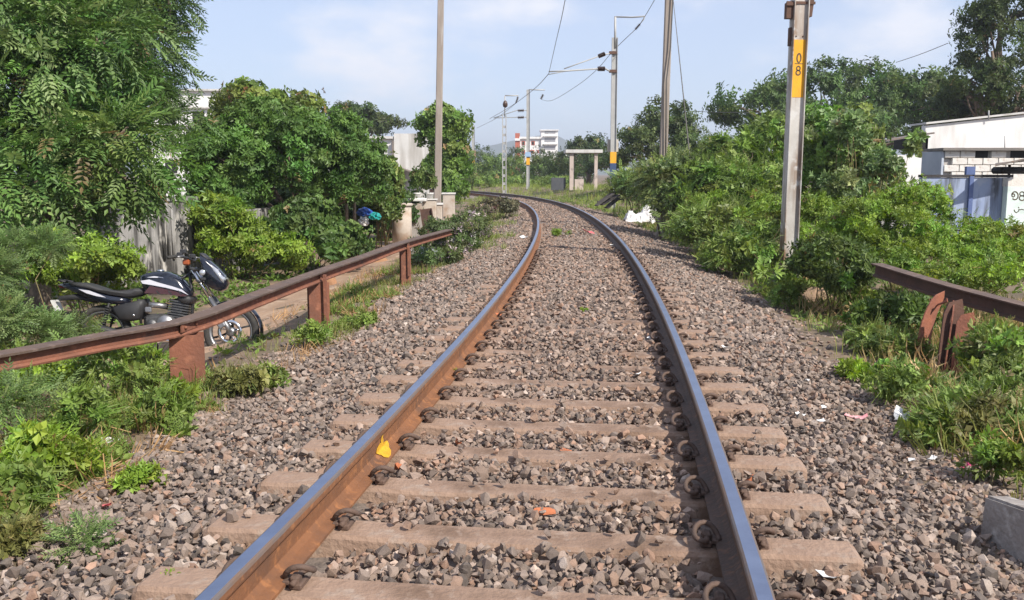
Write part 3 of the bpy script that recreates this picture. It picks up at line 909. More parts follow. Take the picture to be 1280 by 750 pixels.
# ------------------------------------------------------------------ right side trees and shrubs
plant('broad_tree', 'broad dark green umbrella-crowned tree far behind the numbered mast', 'tree', foot(1030, 62),
      [E_(1050, 122, 62, 110, 42, 4), E_(950, 140, 60, 60, 36, 3), E_(1130, 130, 62, 70, 40, 3), E_(1010, 160, 59, 90, 40, 3), E_(1100, 170, 58, 90, 36, 3)],
      200, 28, .85, 'fargreen', (.045, .095, .028), (.085, .145, .045), 120, trunk=.35, limbs=40, size=(.8, 1.4), c3=(.10, .17, .045), p3=.15)
plant('open_crowned_tree', 'tall dark open-crowned tree with sky gaps rising behind the white shed', 'tree', foot(1250, 42),
      [E_(1245, 60, 42, 55, 55, 2), E_(1215, 105, 42, 45, 35, 1.6), E_(1280, 110, 42, 60, 50, 2), E_(1260, 15, 42, 55, 30, 1.6), E_(1180, 148, 44, 54, 32, 1.6), E_(1225, 140, 43, 60, 30, 1.6)],
      165, 26, .58, 'fargreen', (.035, .065, .022), (.06, .095, .03), 121, trunk=.3, limbs=60, size=(.5, .9), c3=(.09, .14, .04), p3=.08)
plant('mid_tree', 'dark green bushy tree close behind the plain concrete pole with stay wire', 'tree', foot(825, 56),
      [E_(835, 165, 56, 42, 40, 2), E_(800, 190, 55, 38, 32, 1.8), E_(860, 200, 54, 40, 30, 1.6)], 110, 24, .62, 'fargreen', (.045, .08, .028), (.08, .12, .04), 122, trunk=.22, limbs=26, size=(.6, 1.1))
plant('shelter_tree', 'rounded dark tree showing above the little concrete shelter roof', 'tree', foot(735, 88),
      [E_(735, 185, 88, 26, 18, 2), E_(715, 205, 86, 40, 16, 2), E_(760, 205, 86, 30, 18, 2)], 70, 22, .8, 'fargreen', (.035, .065, .022), (.06, .095, .03), 123, trunk=.25, limbs=14, size=(.7, 1.2))
plant('tall_shrub', 'tall green shrub with pale upright leaves right of the numbered mast', 'shrub', foot(1060, 18.5),
      [E_(1050, 195, 18.4, 60, 58, .9), E_(1092, 218, 18.0, 30, 36, .8), E_(1020, 230, 18.6, 40, 40, .8), E_(1020, 175, 19.5, 30, 42, .7)], 130, 20, .26, 'broad', (.085, .165, .04), (.14, .225, .07), 124, trunk=.04, limbs=26, size=(.9, 1.6), part='foliage', c3=(.25, .30, .15), p3=.14, fork=.2)
plant('mast_shrub', 'dense mid-green shrub just left of the numbered mast', 'shrub', foot(920, 24),
      [E_(920, 205, 24, 50, 42, 1.0), E_(960, 190, 25, 40, 45, 1.0), E_(890, 235, 23, 45, 30, .9), E_(950, 240, 22.5, 50, 30, .9)], 140, 20, .27, 'mixshrub', (.09, .17, .035), (.15, .235, .06), 125, trunk=.05, limbs=26, size=(1.5, 2.5), part='foliage', fork=.25, c3=(.16, .23, .07), p3=.15)
plant('pale_shrub', 'grey-green loose shrub around the foot of the plain concrete pole', 'shrub', foot(845, 24.5),
      [E_(842, 222, 24.5, 42, 22, .8), E_(842, 252, 24.0, 26, 16, .6), E_(880, 225, 25, 36, 26, .9)], 100, 20, .30, 'mixshrub', (.10, .17, .06), (.16, .22, .09), 126, woody=False, trunk=.02, size=(1.8, 3.0), part='foliage', c3=(.2, .24, .12), p3=.12)
plant('creeping_shrub', 'low spreading green creeper below the mast by the ballast edge', 'creeper', foot(905, 17.5),
      [E_(900, 285, 17.5, 70, 26, .9), E_(872, 287, 20, 34, 11, .8), E_(922, 318, 15.6, 40, 18, .8), E_(980, 346, 13.0, 32, 9, .4)], 140, 22, .23, 'mix', (.10, .18, .04), (.16, .235, .065), 127, woody=False, trunk=.012, size=(1.1, 2.0), part='foliage', c3=(.16, .22, .08), p3=.12)
plant('feathery_bush', 'bright fresh-green feathery bush heaped behind the right barrier rail', 'bush', foot(1150, 13.2),
      [E_(1105, 282, 13.2, 75, 36, .8), E_(1068, 296, 13.6, 46, 30, .7), E_(1215, 308, 12.6, 75, 30, .7), E_(1140, 258, 13.6, 44, 26, .6), E_(1270, 312, 12.2, 60, 26, .7), E_(1170, 325, 12.0, 90, 24, .5), E_(1270, 338, 10.6, 60, 12, .5), E_(1200, 345, 11.0, 60, 10, .5)], 320, 29, .17, 'fine', (.11, .205, .03), (.175, .27, .055), 128, woody=False, trunk=.012, size=(.75, 1.3), part='foliage', c3=(.20, .30, .07), p3=.15)
plant('rail_end_shrub', 'dark green shrub hiding the far end of the right barrier rail', 'shrub', foot(1050, 11.4),
      [E_(1035, 325, 11.6, 45, 22, .5), E_(1070, 345, 11.0, 28, 20, .4), E_(1120, 390, 9.6, 40, 16, .3)], 90, 24, .15, 'weed', (.05, .095, .025), (.09, .14, .04), 129, woody=False, trunk=.010, size=(.9, 1.5), part='foliage')
plant('under_rail_weeds', 'tangled green weed bush growing under the right barrier rail', 'weed bush', foot(1215, 7.6),
      [E_(1252, 440, 7.2, 45, 26, .35), E_(1110, 430, 8.6, 40, 14, .35), E_(1262, 485, 6.7, 50, 26, .35), E_(1150, 485, 7.2, 50, 12, .3), E_(1215, 525, 6.0, 60, 28, .35), E_(1265, 570, 5.5, 50, 34, .35)], 170, 22, .12, 'mix', (.09, .155, .04), (.15, .21, .065), 130, woody=False, trunk=.006, size=(.7, 1.2), part='foliage', c3=(.24, .21, .09), p3=.10)
plant('milkweed_shrub', 'pale grey-green broad-leaved milkweed poking above the tall shrub and feathery bush', 'shrub', foot(1075, 17),
      [E_(1060, 165, 17.2, 18, 30, .4), E_(1104, 208, 16.8, 20, 24, .4), E_(1060, 235, 16.6, 30, 22, .4), E_(1148, 185, 16.8, 7, 26, .15)], 46, 8, .16, 'bigleaf', (.10, .175, .07), (.155, .235, .105), 131, woody=False, trunk=.012, stems=26, size=(.5, .95), part='foliage', c3=(.28, .33, .19), p3=.08)
plant('slope_shrub', 'fresh green low shrub below the mast beside the earth hump', 'shrub', foot(905, 16.5),
      [E_(960, 262, 17.5, 30, 26, .5), E_(900, 262, 21.5, 44, 20, .7), E_(1022, 268, 16.6, 34, 24, .6), E_(1005, 300, 15.6, 30, 14, .5)], 100, 24, .2, 'fine', (.10, .19, .03), (.165, .255, .055), 132, woody=False, trunk=.012, size=(1.0, 1.6), part='foliage')
plant('bank_shrub', 'pale green bushy shrub behind the white tarpaulin heap and broken boards', 'shrub', foot(795, 37), [E_(795, 232, 37, 32, 17, 1.0), E_(822, 240, 36, 26, 16, .9)], 60, 22, .34, 'mixshrub', (.10, .18, .05), (.16, .235, .08), 133, woody=False, trunk=.02, size=(2.0, 3.2), part='foliage')
# far thicket closing the view beyond the bend
fx = [(598, 212, 96), (622, 216, 98), (648, 214, 100), (676, 216, 96), (700, 218, 92), (640, 205, 118), (600, 203, 120), (680, 204, 118), (715, 210, 104), (575, 205, 112)]
for i, (px, py, Y) in enumerate(fx):
    c = ((.07, .13, .035), (.12, .19, .055)) if i < 5 else ((.04, .075, .025), (.07, .11, .04))
    lab = 'pale green tall shrub in the thicket just beyond the bend' if i < 5 else 'darker tree behind the pale thicket beyond the bend'
    plant('thicket_shrub' if i < 5 else 'thicket_tree', lab, 'shrub' if i < 5 else 'tree', foot(px, Y), [E_(px, py, Y, 22, 22, 1.8), E_(px + 8, py + 14, Y - 1, 22, 12, 1.6)], 46, 17, .62, 'fargreen', *c, 140 + i,
          group='shrubs in the thicket beyond the bend' if i < 5 else 'trees behind the thicket', trunk=.1, limbs=8, size=(.6, 1.1))
for i, (px, py, Y) in enumerate(((604, 230, 86), (640, 229, 88), (672, 230, 84), (694, 229, 80))):
    plant('low_thicket_shrub', 'low bright green shrub at the front edge of the thicket past the bend', 'shrub', foot(px, Y), [E_(px, py, Y, 19, 8, 1.4)], 26, 16, .5, 'fargreen', (.085, .16, .035), (.14, .215, .055), 190 + i, group='low shrubs at the thicket front', trunk=.05, limbs=5, size=(.6, 1.0), part='foliage')
# scattered tree line closing the horizon on both sides
tl = [(-60, 150, 90, 60), (30, 165, 85, 40), (230, 178, 95, 40), (340, 185, 110, 36), (1320, 160, 80, 60), (1010, 190, 95, 50), (900, 195, 92, 40), (545, 200, 130, 24)]
for i, (px, py, Y, rx) in enumerate(tl):
    plant('background_tree', 'dark leafy background tree closing the skyline', 'tree', foot(px, Y), [E_(px, py, Y, rx, 28, 4), E_(px + rx * .6, py + 14, Y, rx * .7, 20, 4)], 60, 20, 1.0, 'fargreen', *G_FAR, 170 + i, group='background trees on the skyline', trunk=.25, limbs=10, size=(.9, 1.5))
# ------------------------------------------------------------------ ground cover
def cover(name, label, cat, n, sfun, kind, c1, c2, seed, size, c3=None, p3=.05, roll=.4, lean=.35):
    rg = np.random.default_rng(seed)
    X, Y, D = sfun(rg, n)
    k_ = ~((X > -3.9) & (X < -2.0) & (Y > 7.3) & (Y < 11) & (rg.random(len(X)) < .85))     # trampled bare patch by the parked motorcycle
    k_ &= ~((X > 2.3) & (X < 4.1) & (Y > 8.4) & (Y < 11.5) & (rg.random(len(X)) < .75))          # bare trodden earth below the mast
    X, Y, D = X[k_], Y[k_], D[k_]
    Z = ground_np(X, Y)
    S_, U_ = to_su(X, Y)
    Z = np.maximum(Z, np.where((np.abs(U_) < 2.9), ballast_h(S_, U_) - .03, -9))
    P = np.stack([X, Y, Z + .0], 1)
    up = np.tile([0, 0, 1.0], (len(X), 1)) + rg.normal(0, lean, (len(X), 3))
    V, F, C = bake(P, up, rg.uniform(*size, len(X)) * D, ST[kind], leaf_cols(len(X), c1, c2, rg, c3, p3), rg, roll)
    o = link(name, np_mesh(name, V, F, leaf_a, C))
    tag(o, label, cat, kind='stuff')
    return o
def verge(side, s0, s1, umin, umax, dens_seed, cut=.42, pw=2.0):
    def f(rg, n):
        s = s0 + (s1 - s0) * rg.random(n * 3) ** pw
        u = umin + (umax - umin) * rg.random(n * 3)
        X, Y = trk_np(s, side * u)
        d = vnoise(X * 1.1, Y * 1.1, dens_seed) * .65 + vnoise(X * 3.3, Y * 3.3, dens_seed + 1) * .35
        edge = np.clip((u - umin) / .5, 0, 1)
        keep = (d * (.55 + .45 * edge) > cut) & (Y > 2.2)
        X, Y, d = X[keep][:n], Y[keep][:n], d[keep][:n]
        return X, Y, .7 + .7 * d
    return f
cover('weed_cover', 'low leafy green weeds covering the left verge below the barrier', 'weeds', 4200, verge(-1, 2.0, 16, 2.25, 3.5, 31, .50), 'mix', *G_WEED, 201, (.7, 1.3), c3=(.22, .17, .08), p3=.06)
cover('grass_cover', 'thin grass and seedlings on the left verge and path edge', 'grass', 2600, verge(-1, 2.0, 34, 2.2, 3.6, 33, .50, 1.6), 'grass', (.11, .16, .04), (.18, .20, .075), 202, (.3, .7), c3=(.30, .22, .10), p3=.15)
cover('weed_cover', 'low weeds and creepers covering the ground along the old wall', 'weeds', 3200, verge(-1, 6, 40, 5.2, 9.5, 35, .33, 1.4), 'bush', (.075, .15, .03), (.125, .20, .05), 203, (1.0, 1.9))
cover('weed_cover', 'leafy green weeds covering the right verge under the broken posts', 'weeds', 4000, verge(1, 2.5, 14, 2.35, 5.2, 37, .42), 'mix', (.09, .155, .04), (.15, .21, .06), 204, (.7, 1.35), c3=(.24, .2, .09), p3=.08)
cover('grass_cover', 'thin straggling grass along the right verge', 'grass', 2600, verge(1, 2.5, 36, 2.3, 6.0, 39, .42, 1.5), 'grass', (.10, .15, .035), (.19, .20, .08), 205, (.6, 1.3), c3=(.34, .26, .12), p3=.2)
cover('weed_cover', 'green weeds spread over the far right bank', 'weeds', 3600, verge(1, 14, 60, 2.5, 12, 41, .25, 1.2), 'bush', (.08, .15, .035), (.13, .20, .055), 206, (1.2, 2.4))
cover('grass_cover', 'bright short grass strip beyond the outer rail at the bend', 'grass', 2600, verge(1, 34, 95, 2.4, 14, 43, .15, 1.0), 'grass', (.13, .20, .04), (.19, .25, .07), 207, (1.2, 2.6))
cover('grass_cover', 'low grass beside the inner rail at the bend', 'grass', 1700, verge(-1, 18, 60, 1.35, 3.2, 45, .42, 1.0), 'grass', (.11, .17, .04), (.18, .22, .07), 208, (.5, 1.2))
cover('weed_cover', 'far green scrub covering the left ground beyond the house', 'weeds', 2200, verge(-1, 34, 90, 3.0, 30, 47, .2, 1.0), 'fargreen', (.07, .13, .035), (.12, .18, .05), 209, (.4, 1.0))

cover('dry_stalks', 'dry straw-coloured stalks tangled among the right verge weeds', 'dry grass', 900, verge(1, 2.8, 12, 2.4, 5.0, 51, .45), 'grass', (.30, .23, .12), (.38, .30, .17), 211, (.8, 1.7), lean=.7)
cover('dry_stalks', 'dry brown stalks and litter leaves on the left verge', 'dry grass', 700, verge(-1, 2.6, 16, 2.2, 3.8, 53, .45), 'grass', (.26, .17, .09), (.34, .25, .14), 212, (.4, 1.0), lean=.8)
# single weed plants that stand out
def weed(px, py, w, kind, c, label, seed, group=None, cat='weed', z=None, name='weed_plant', hgt=.8, n=None, **kw):
    z = z if z is not None else -.16
    p = onz(px, py, z)
    S_, U_ = to_su(p.x, p.y)
    zz = max(gz(p.x, p.y), float(ballast_h(S_, U_)[0]) - .02 if abs(U_[0]) < 2.9 else -9)
    r_ = w * p.y / FPX / 2
    return plant(name, label, cat, (p.x, p.y, zz), [((p.x, p.y, zz + r_ * hgt * .7), (r_, r_, r_ * hgt))], n or 12, 10, r_ * .34, kind, *c, seed, group=group, woody=False, trunk=.004, stems=6, part='foliage', low=-.2, shell=(.2, 1), **kw)
gl = 'low leafy weeds rooted at the ballast edge'
weed(108, 690, 70, 'fern', G_BLUE, 'pale blue-green ferny seedling lying on the stones near the left verge', 301, size=(.35, .6), hgt=.4)
weed(175, 605, 60, 'weed', G_LIME, 'bright green leafy weed at the left ballast edge below the thick barrier post', 302, size=(.4, .7), n=20, hgt=.6)
weed(455, 408, 42, 'weed', G_WEED, 'small weed patch on the ballast between the barrier and left rail', 303, size=(.5, .8), hgt=.5)
weed(395, 432, 48, 'weed', G_WEED, 'leafy weed at the foot of the second barrier post', 304, size=(.6, .9))
weed(700, 296, 26, 'weed', G_LIME, 'small green tuft between the rails', 305, size=(.5, .9), hgt=.4, z=0)
weed(565, 468, 28, 'weed', G_LIME, 'tiny green weed against the inner side of the left rail', 306, size=(.3, .5), hgt=.5, z=0, n=6)
weed(228, 512, 50, 'weed', G_LIME, 'leafy weeds growing round the thick barrier post foot', 307, size=(.7, 1.1))
weed(325, 482, 60, 'weed', G_WEED, 'straggling green weed patch between the thick post and the path', 308, size=(.6, 1.0), hgt=.5)
weed(1075, 470, 60, 'weed', G_LIME, 'fresh green weed spilling onto the right ballast edge', 309, size=(.6, 1.0), hgt=.5)
weed(1110, 470, 36, 'bigleaf', ((.10, .22, .05), (.14, .27, .07)), 'young broad-leaved plant by the broken barrier posts', 310, size=(.35, .55), n=5)
weed(1075, 405, 40, 'bigleaf', ((.10, .22, .05), (.14, .27, .07)), 'bright broad-leaved seedling under the far end of the right barrier', 311, size=(.3, .5), n=6)
weed(1240, 600, 80, 'weed', G_WEED, 'green weed clump behind the tilted concrete slab', 312, size=(.6, 1.0))
weed(730, 390, 10, 'weed', G_LIME, 'lone tiny sprout in the stones between the rails', 313, size=(.2, .4), n=4, z=0)
weed(215, 748, 40, 'weed', G_LIME, 'little green sprout beside a near sleeper end', 314, size=(.3, .5), n=4, z=-.1)
k = 0
for (px, py, w, kd, c) in [(20, 660, 110, 'weed', G_WEED), (60, 610, 120, 'weed', G_LIME), (20, 560, 120, 'fern', G_BLUE), (110, 560, 100, 'weed', G_WEED), (150, 500, 120, 'weed', G_WEED), (60, 500, 120, 'weed', G_LIME), (200, 540, 70, 'weed', G_WEED), (15, 700, 60, 'weed', G_OLIVE), (300, 500, 60, 'weed', G_OLIVE),
                           (110, 470, 110, 'fern', G_BLUE), (30, 470, 110, 'weed', G_WEED), (180, 470, 80, 'weed', G_LIME)]:
    k += 1
    nm = {'fern': 'knee-high blue-green ferny weed clump under the left barrier'}.get(kd) or ('bright lime-green weed clump under the left barrier' if c is G_LIME else 'dull olive weed clump by the left ballast' if c is G_OLIVE else 'knee-high mid-green leafy weed clump under the left barrier')
    weed(px, py, w, 'mix' if kd == 'weed' else kd, c, nm, 320 + k, group=nm.replace('weed clump', 'weed clumps'), n=26, size=(.55, .95), z=-.2)
for (px, py, w, kd, c) in [(1130, 510, 80, 'weed', G_WEED), (1250, 500, 90, 'weed', G_LIME), (1170, 560, 70, 'weed', G_WEED), (1225, 560, 90, 'weed', G_OLIVE), (985, 385, 50, 'weed', G_WEED), (930, 345, 60, 'weed', G_WEED), (1080, 392, 50, 'weed', G_WEED)]:
    k += 1
    nm = 'bright lime-green weed clump on the right verge' if c is G_LIME else 'dry olive scrubby weed clump on the right verge' if c is G_OLIVE else 'mid-green leafy weed clump on the right verge'
    weed(px, py, w, 'mix' if kd == 'weed' else kd, c, nm, 320 + k, group=nm.replace('weed clump', 'weed clumps'), n=24, size=(.55, .95), z=-.22)
# ================================================================== BARRIERS OF OLD RAIL
barrier_m = mat('barrier_rust', (0.22, 0.085, 0.05), (0.15, 0.065, 0.042), rough=0.85, scale=4, bump=0.3, bscale=35, c3=(0.29, 0.12, 0.07), stain=(0.10, 0.06, 0.045), stain_rng=(.58, .72), stain_scale=3)
barrier_dark = mat('barrier_weathered', (0.13, 0.085, 0.065), (0.09, 0.065, 0.055), rough=0.8, scale=4, bump=0.3, bscale=35, c3=(0.17, 0.12, 0.10))
def Hsec(w, d, t):
    "H section outline: flanges of width w at front and back, depth d, thickness t"
    a, b, c = w / 2, d / 2, t / 2
    return [(-a, -b), (a, -b), (a, -b + t), (c, -b + t), (c, b - t), (a, b - t), (a, b), (-a, b), (-a, b - t), (-c, b - t), (-c, -b + t), (-a, -b + t)]
def post(name, foot_, top, w, d, ang, parent, m, t=.014):
    "H-section post from foot to top, turned by ang about its length; parent-local coordinates"
    mb = MB()
    f, tp = Vector(foot_), Vector(top)
    ax = (tp - f).normalized()
    x = Vector((math.cos(ang), math.sin(ang), 0)); x = (x - ax * x.dot(ax)).normalized(); y = ax.cross(x)
    sec = Hsec(w, d, t)
    vs_ = [f + x * a + y * b for a, b in sec] + [tp + x * a + y * b for a, b in sec]
    n = len(sec)
    fs_ = [(i, (i + 1) % n, n + (i + 1) % n, n + i) for i in range(n)]
    # caps as rectangles
    for o_ in (0, n):
        fs_ += [(o_, o_ + 1, o_ + 2, o_ + 11), (o_ + 10, o_ + 3, o_ + 4, o_ + 9), (o_ + 8, o_ + 5, o_ + 6, o_ + 7)]
    mb.add(vs_, fs_)
    return mb.build(name, m, parent)
# left barrier
LB = [at(-160, 466, 5.35), at(0, 441, 5.85), at(120, 419, 6.45), at(232, 398.5, 7.05), at(320, 367, 8.3), at(397, 339, 9.95), at(455, 319.5, 11.8), at(506, 301.5, 14.1), at(562, 286.5, 18.4)]
zt = [p.z for p in LB]
root = empty('rail_barrier', (LB[3].x, LB[3].y, gz(LB[3].x, LB[3].y)))
tag(root, 'long red-rusted rail barrier on three thick posts in front of the motorcycle', 'barrier')
O = root.location.copy()
def smooth_path(P, sub=6):
    P = [Vector(p) for p in P]; out = []
    for i in range(len(P) - 1):
        p0, p1, p2, p3 = P[max(i-1, 0)], P[i], P[i+1], P[min(i+2, len(P)-1)]
        for k_ in range(sub):
            t = k_ / sub
            out.append(.5 * ((2*p1) + (p2-p0)*t + (2*p0-5*p1+4*p2-p3)*t*t + (3*p1-p0-3*p2+p3)*t**3))
    out.append(P[-1]); return out
bp = [(-.075, -.018), (.075, -.018), (.078, -.004), (.078, .0), (-.078, .0), (-.078, -.004)]
web = [(-.02, -.088), (.02, -.088), (.02, -.0185), (-.02, -.0185)]
low = [(-.045, -.118), (.045, -.118), (.050, -.105), (.040, -.0885), (-.040, -.0885), (-.050, -.105)]
mbp = MB(); pth = [p - O for p in smooth_path(LB)]
mbp.sweep(bp, pth, mis=[0, 1, 1, 1, 1, 0]); mbp.build('top_flange', [barrier_m, barrier_dark], root)
mbp = MB(); mbp.sweep(web, pth); mbp.sweep(low, pth); mbp.build('beam', barrier_m, root)
for (i, w, d, ang, px, pyb) in ((3, .25, .15, .28, 232, 505), (5, .22, .15, .35, 396, 418), (7, .15, .15, .3, 506, 358)):
    p = LB[i] - O
    q = Vector((p.x - .0, p.y, gz(LB[i].x, LB[i].y) - .1 - O.z))
    po = post('post', q, p + Vector((0, 0, -.1195)), w, d, ang, root, barrier_m)
    if i > 3:
        mb = MB(); mb.box((p.x + w * .42, p.y - d * .55, p.z - .28), (.03, .05, .5)); mb.build('stiffener', barrier_m, root)
# bolt plates where the rail lengths join
for (i, f_) in ((3, .1), (5, .0), (7, .0)):
    p = LB[i] - O
    dirv = (LB[i + 1] - LB[i]).normalized(); sd = dirv.cross(Vector((0, 0, 1))).normalized()
    mb = MB()
    M = Matrix((dirv, -sd, Vector((0, 0, 1)))).transposed()
    mb.box(p + sd * .031 + Vector((0, 0, -.053)), (.26 if i == 3 else .03, .012, .06), M)
    if i == 3:
        for k_ in (-.08, .08): mb.lathe([(.014, 0), (.014, .012), (.006, .018)], 6, p + sd * .037 + dirv * k_ + Vector((0, 0, -.053)), M @ Matrix.Rotation(math.pi / 2, 3, 'X'))
    mb.build('joint_plate', barrier_m, root)
# right barrier
RB = [at(1096, 329, 10.1), at(1180, 354, 8.75), at(1280, 380, 7.6), at(1420, 415, 6.4)]
root = empty('broken_rail_barrier', (RB[1].x, RB[1].y, gz(RB[1].x, RB[1].y)))
tag(root, 'dark rusty rail barrier with torn-off broken posts among the weeds', 'barrier')
O = root.location.copy()
pth = [p - O for p in smooth_path(RB)]
rp = [(-.04, -.145), (.04, -.145), (.04, -.125), (.012, -.115), (.012, -.03), (.07, -.014), (.07, 0), (-.07, 0), (-.07, -.014), (-.035, -.03), (-.035, -.115), (-.04, -.125)]
mbp = MB(); mbp.sweep(rp, pth, mis=[1] * 6 + [0] + [1] * 5); mbp.build('beam', [barrier_dark, mat('dark_rust_and_shade', (.075, .045, .035), (.11, .06, .045), rough=.9, scale=5, bump=.3)], root)  # beam sides darker than the top: their shade put into the rust colour
# bent, torn post pieces
def strip(name, pts, w, t, face, m, parent, jag=True):
    "rusty plate following pts, w wide along 'face', t thick"
    P = smooth_path(pts, 3); mb = MB()
    f = Vector(face).normalized()
    vs_, fs_ = [], []
    for i, p in enumerate(P):
        tg = (P[min(i + 1, len(P) - 1)] - P[max(i - 1, 0)]).normalized()
        nrm = tg.cross(f).normalized()
        ww_ = w * (1 - (.35 if jag and i == len(P) - 1 else 0))
        k_ = Vector((0, 0, .03)) if (jag and i == len(P) - 1) else Vector()
        vs_ += [p - f * ww_ / 2 - nrm * t, p + f * ww_ / 2 - nrm * t + k_, p + f * ww_ / 2 + nrm * t + k_, p - f * ww_ / 2 + nrm * t]
    for i in range(len(P) - 1):
        for j in range(4): fs_.append((i * 4 + j, i * 4 + (j + 1) % 4, i * 4 + 4 + (j + 1) % 4, i * 4 + 4 + j))
    fs_ += [(3, 2, 1, 0), tuple(len(vs_) - 4 + j for j in range(4))]
    mb.add(vs_, fs_)
    return mb.build(name, m, parent)
def rel(px, py, Y): return at(px, py, Y) - O
torn = mat('torn_rust', (0.26, 0.095, 0.055), (0.18, 0.07, 0.045), rough=.85, scale=6, bump=.4, bscale=40)
strip('torn_plate', [rel(1152, 455, 8.3), rel(1156, 420, 8.35), rel(1163, 393, 8.4), rel(1175, 368, 8.5)], .17, .006, (1, .5, 0), torn, root)
strip('torn_plate', [rel(1150, 450, 8.38), rel(1158, 410, 8.4), rel(1166, 385, 8.5), rel(1184, 377, 8.3)], .05, .006, (.3, 1, 0), torn, root)
strip('post', [rel(1183, 480, 7.95), rel(1187, 430, 8.0), rel(1194, 378, 8.1)], .20, .008, (1, .2, 0), mat('torn_dark', (.07, .035, .028), (.10, .05, .035), rough=.9, scale=6, bump=.3), root)
strip('post_flange', [rel(1199, 475, 7.85), rel(1204, 432, 7.9), rel(1209, 394, 7.95)], .155, .008, (1, -.25, 0), torn, root)
strip('post_flange', [rel(1178, 478, 7.9), rel(1190, 400, 8.0), rel(1192, 380, 8.1)], .05, .006, (.4, 1, 0), torn, root)

# ================================================================== MOTORCYCLE
blk = mat('black_gloss_paint', (0.008, 0.010, 0.020), (0.006, 0.008, 0.015), rough=0.18, scale=3, bump=0.0, spec=.6, coat=.6)
blk_mat = mat('black_plastic', (0.022, 0.022, 0.024), (0.03, 0.03, 0.032), rough=0.55, scale=20, bump=0.1, bscale=120)
seat_m = mat('seat_vinyl', (0.028, 0.028, 0.03), (0.04, 0.04, 0.042), rough=0.6, scale=20, bump=0.2, bscale=150)
rub = mat('tyre_rubber', (0.028, 0.027, 0.026), (0.05, 0.046, 0.04), rough=0.85, scale=14, bump=0.3, bscale=60)
alloy = mat('alloy_grey', (0.33, 0.33, 0.34), (0.26, 0.26, 0.27), rough=0.4, metal=0.8, scale=12, bump=0.05)
chrome = mat('chrome', (0.72, 0.72, 0.74), (0.62, 0.62, 0.64), rough=0.15, metal=1.0, scale=5, bump=0.0)
eng_m = mat('engine_metal', (0.07, 0.07, 0.075), (0.12, 0.12, 0.12), rough=0.45, metal=0.6, scale=14, bump=0.15)
decal_r = mat('decal_maroon', (0.055, 0.014, 0.015), (0.04, 0.012, 0.013), rough=0.25, scale=4, bump=0, coat=.5)
decal_shine = mat('decal_shine_silver', (0.55, 0.55, 0.60), (0.48, 0.48, 0.54), rough=0.25, scale=4, bump=0, coat=.5)
orange_m = mat('reflector_orange', (0.30, 0.075, 0.02), (0.25, 0.06, 0.02), rough=0.3, scale=9, bump=0)
lens_r = mat('tail_lens', (0.30, 0.01, 0.01), (0.25, 0.01, 0.01), rough=0.2, scale=9, bump=0)
glass_m = mat('lamp_glass', (0.5, 0.52, 0.55), (0.42, 0.44, 0.47), rough=0.08, metal=.5, scale=9, bump=0)
BY = 9.55
fp = at(285.4, 417, BY)
bike = empty('motorcycle', (fp.x - 1.33, BY, fp.z - .3))
tag(bike, 'black commuter motorcycle with maroon tank stripes parked behind the left barrier', 'motorcycle')
bike.rotation_euler = (R(-7), R(0.0), R(4))     # leaning on its stand, away from the track
RX = Matrix.Rotation(math.pi / 2, 3, 'X')
def wheel(name, x, parent, w, disc=True, steer=0):
    wr = empty(name, (x, 0, .3)); wr.parent = parent; wr.rotation_euler = (0, 0, steer)
    h = w / 2
    prof_ = [(.228, -h * .62), (.245, -h * .92), (.268, -h), (.287, -h * .8), (.297, -h * .45), (.300, 0), (.297, h * .45), (.287, h * .8), (.268, h), (.245, h * .92), (.228, h * .62)]
    MB().lathe(prof_, 40, M=RX, closed=True).build('tyre', rub, wr)
    mb = MB(); hr = h * .66
    mb.lathe([(.205, -hr * .4), (.222, -hr), (.236, -hr), (.236, -hr * .8), (.214, -hr * .3), (.210, 0), (.214, hr * .3), (.236, hr * .8), (.236, hr), (.222, hr), (.205, hr * .4)], 40, M=RX, closed=True)
    mb.lathe([(.02, -.05), (.045, -.045), (.05, -.02), (.05, .02), (.045, .045), (.02, .05)], 18, M=RX)
    mb.build('rim', alloy, wr)
    for k_ in range(6):
        a = k_ * math.pi / 3 + .3
        mb = MB()
        mb.tube([(math.cos(a) * .045, 0, math.sin(a) * .045), (math.cos(a + .06) * .13, .006, math.sin(a + .06) * .13), (math.cos(a) * .212, 0, math.sin(a) * .212)], [.014, .011, .013], 6)
        mb.build('spoke', blk_mat, wr)
    MB().lathe([(.2265, -hr - .002), (.2345, -hr - .002), (.2345, -hr - .0005), (.2265, -hr - .0005)], 40, M=RX, closed=True).build('rim_tape', decal_shine, wr)
    if disc:
        mb = MB()
        mb.lathe([(.092, .052), (.130, .052), (.130, .057), (.092, .057)], 40, M=RX, closed=True)
        for k_ in range(5):
            a = k_ * 1.2566
            mb.tube([(math.cos(a) * .05, -.052, math.sin(a) * .05), (math.cos(a + .3) * .098, -.054, math.sin(a + .3) * .098)], .008, 5)
        mb.build('brake_disc', chrome, wr)
    return wr
wheel('front_wheel', 1.33, bike, .085, True, R(-6))
wheel('rear_wheel', 0, bike, .11, False)
def bpart(name, mb, m, parent=bike): return mb.build(name, m, parent)
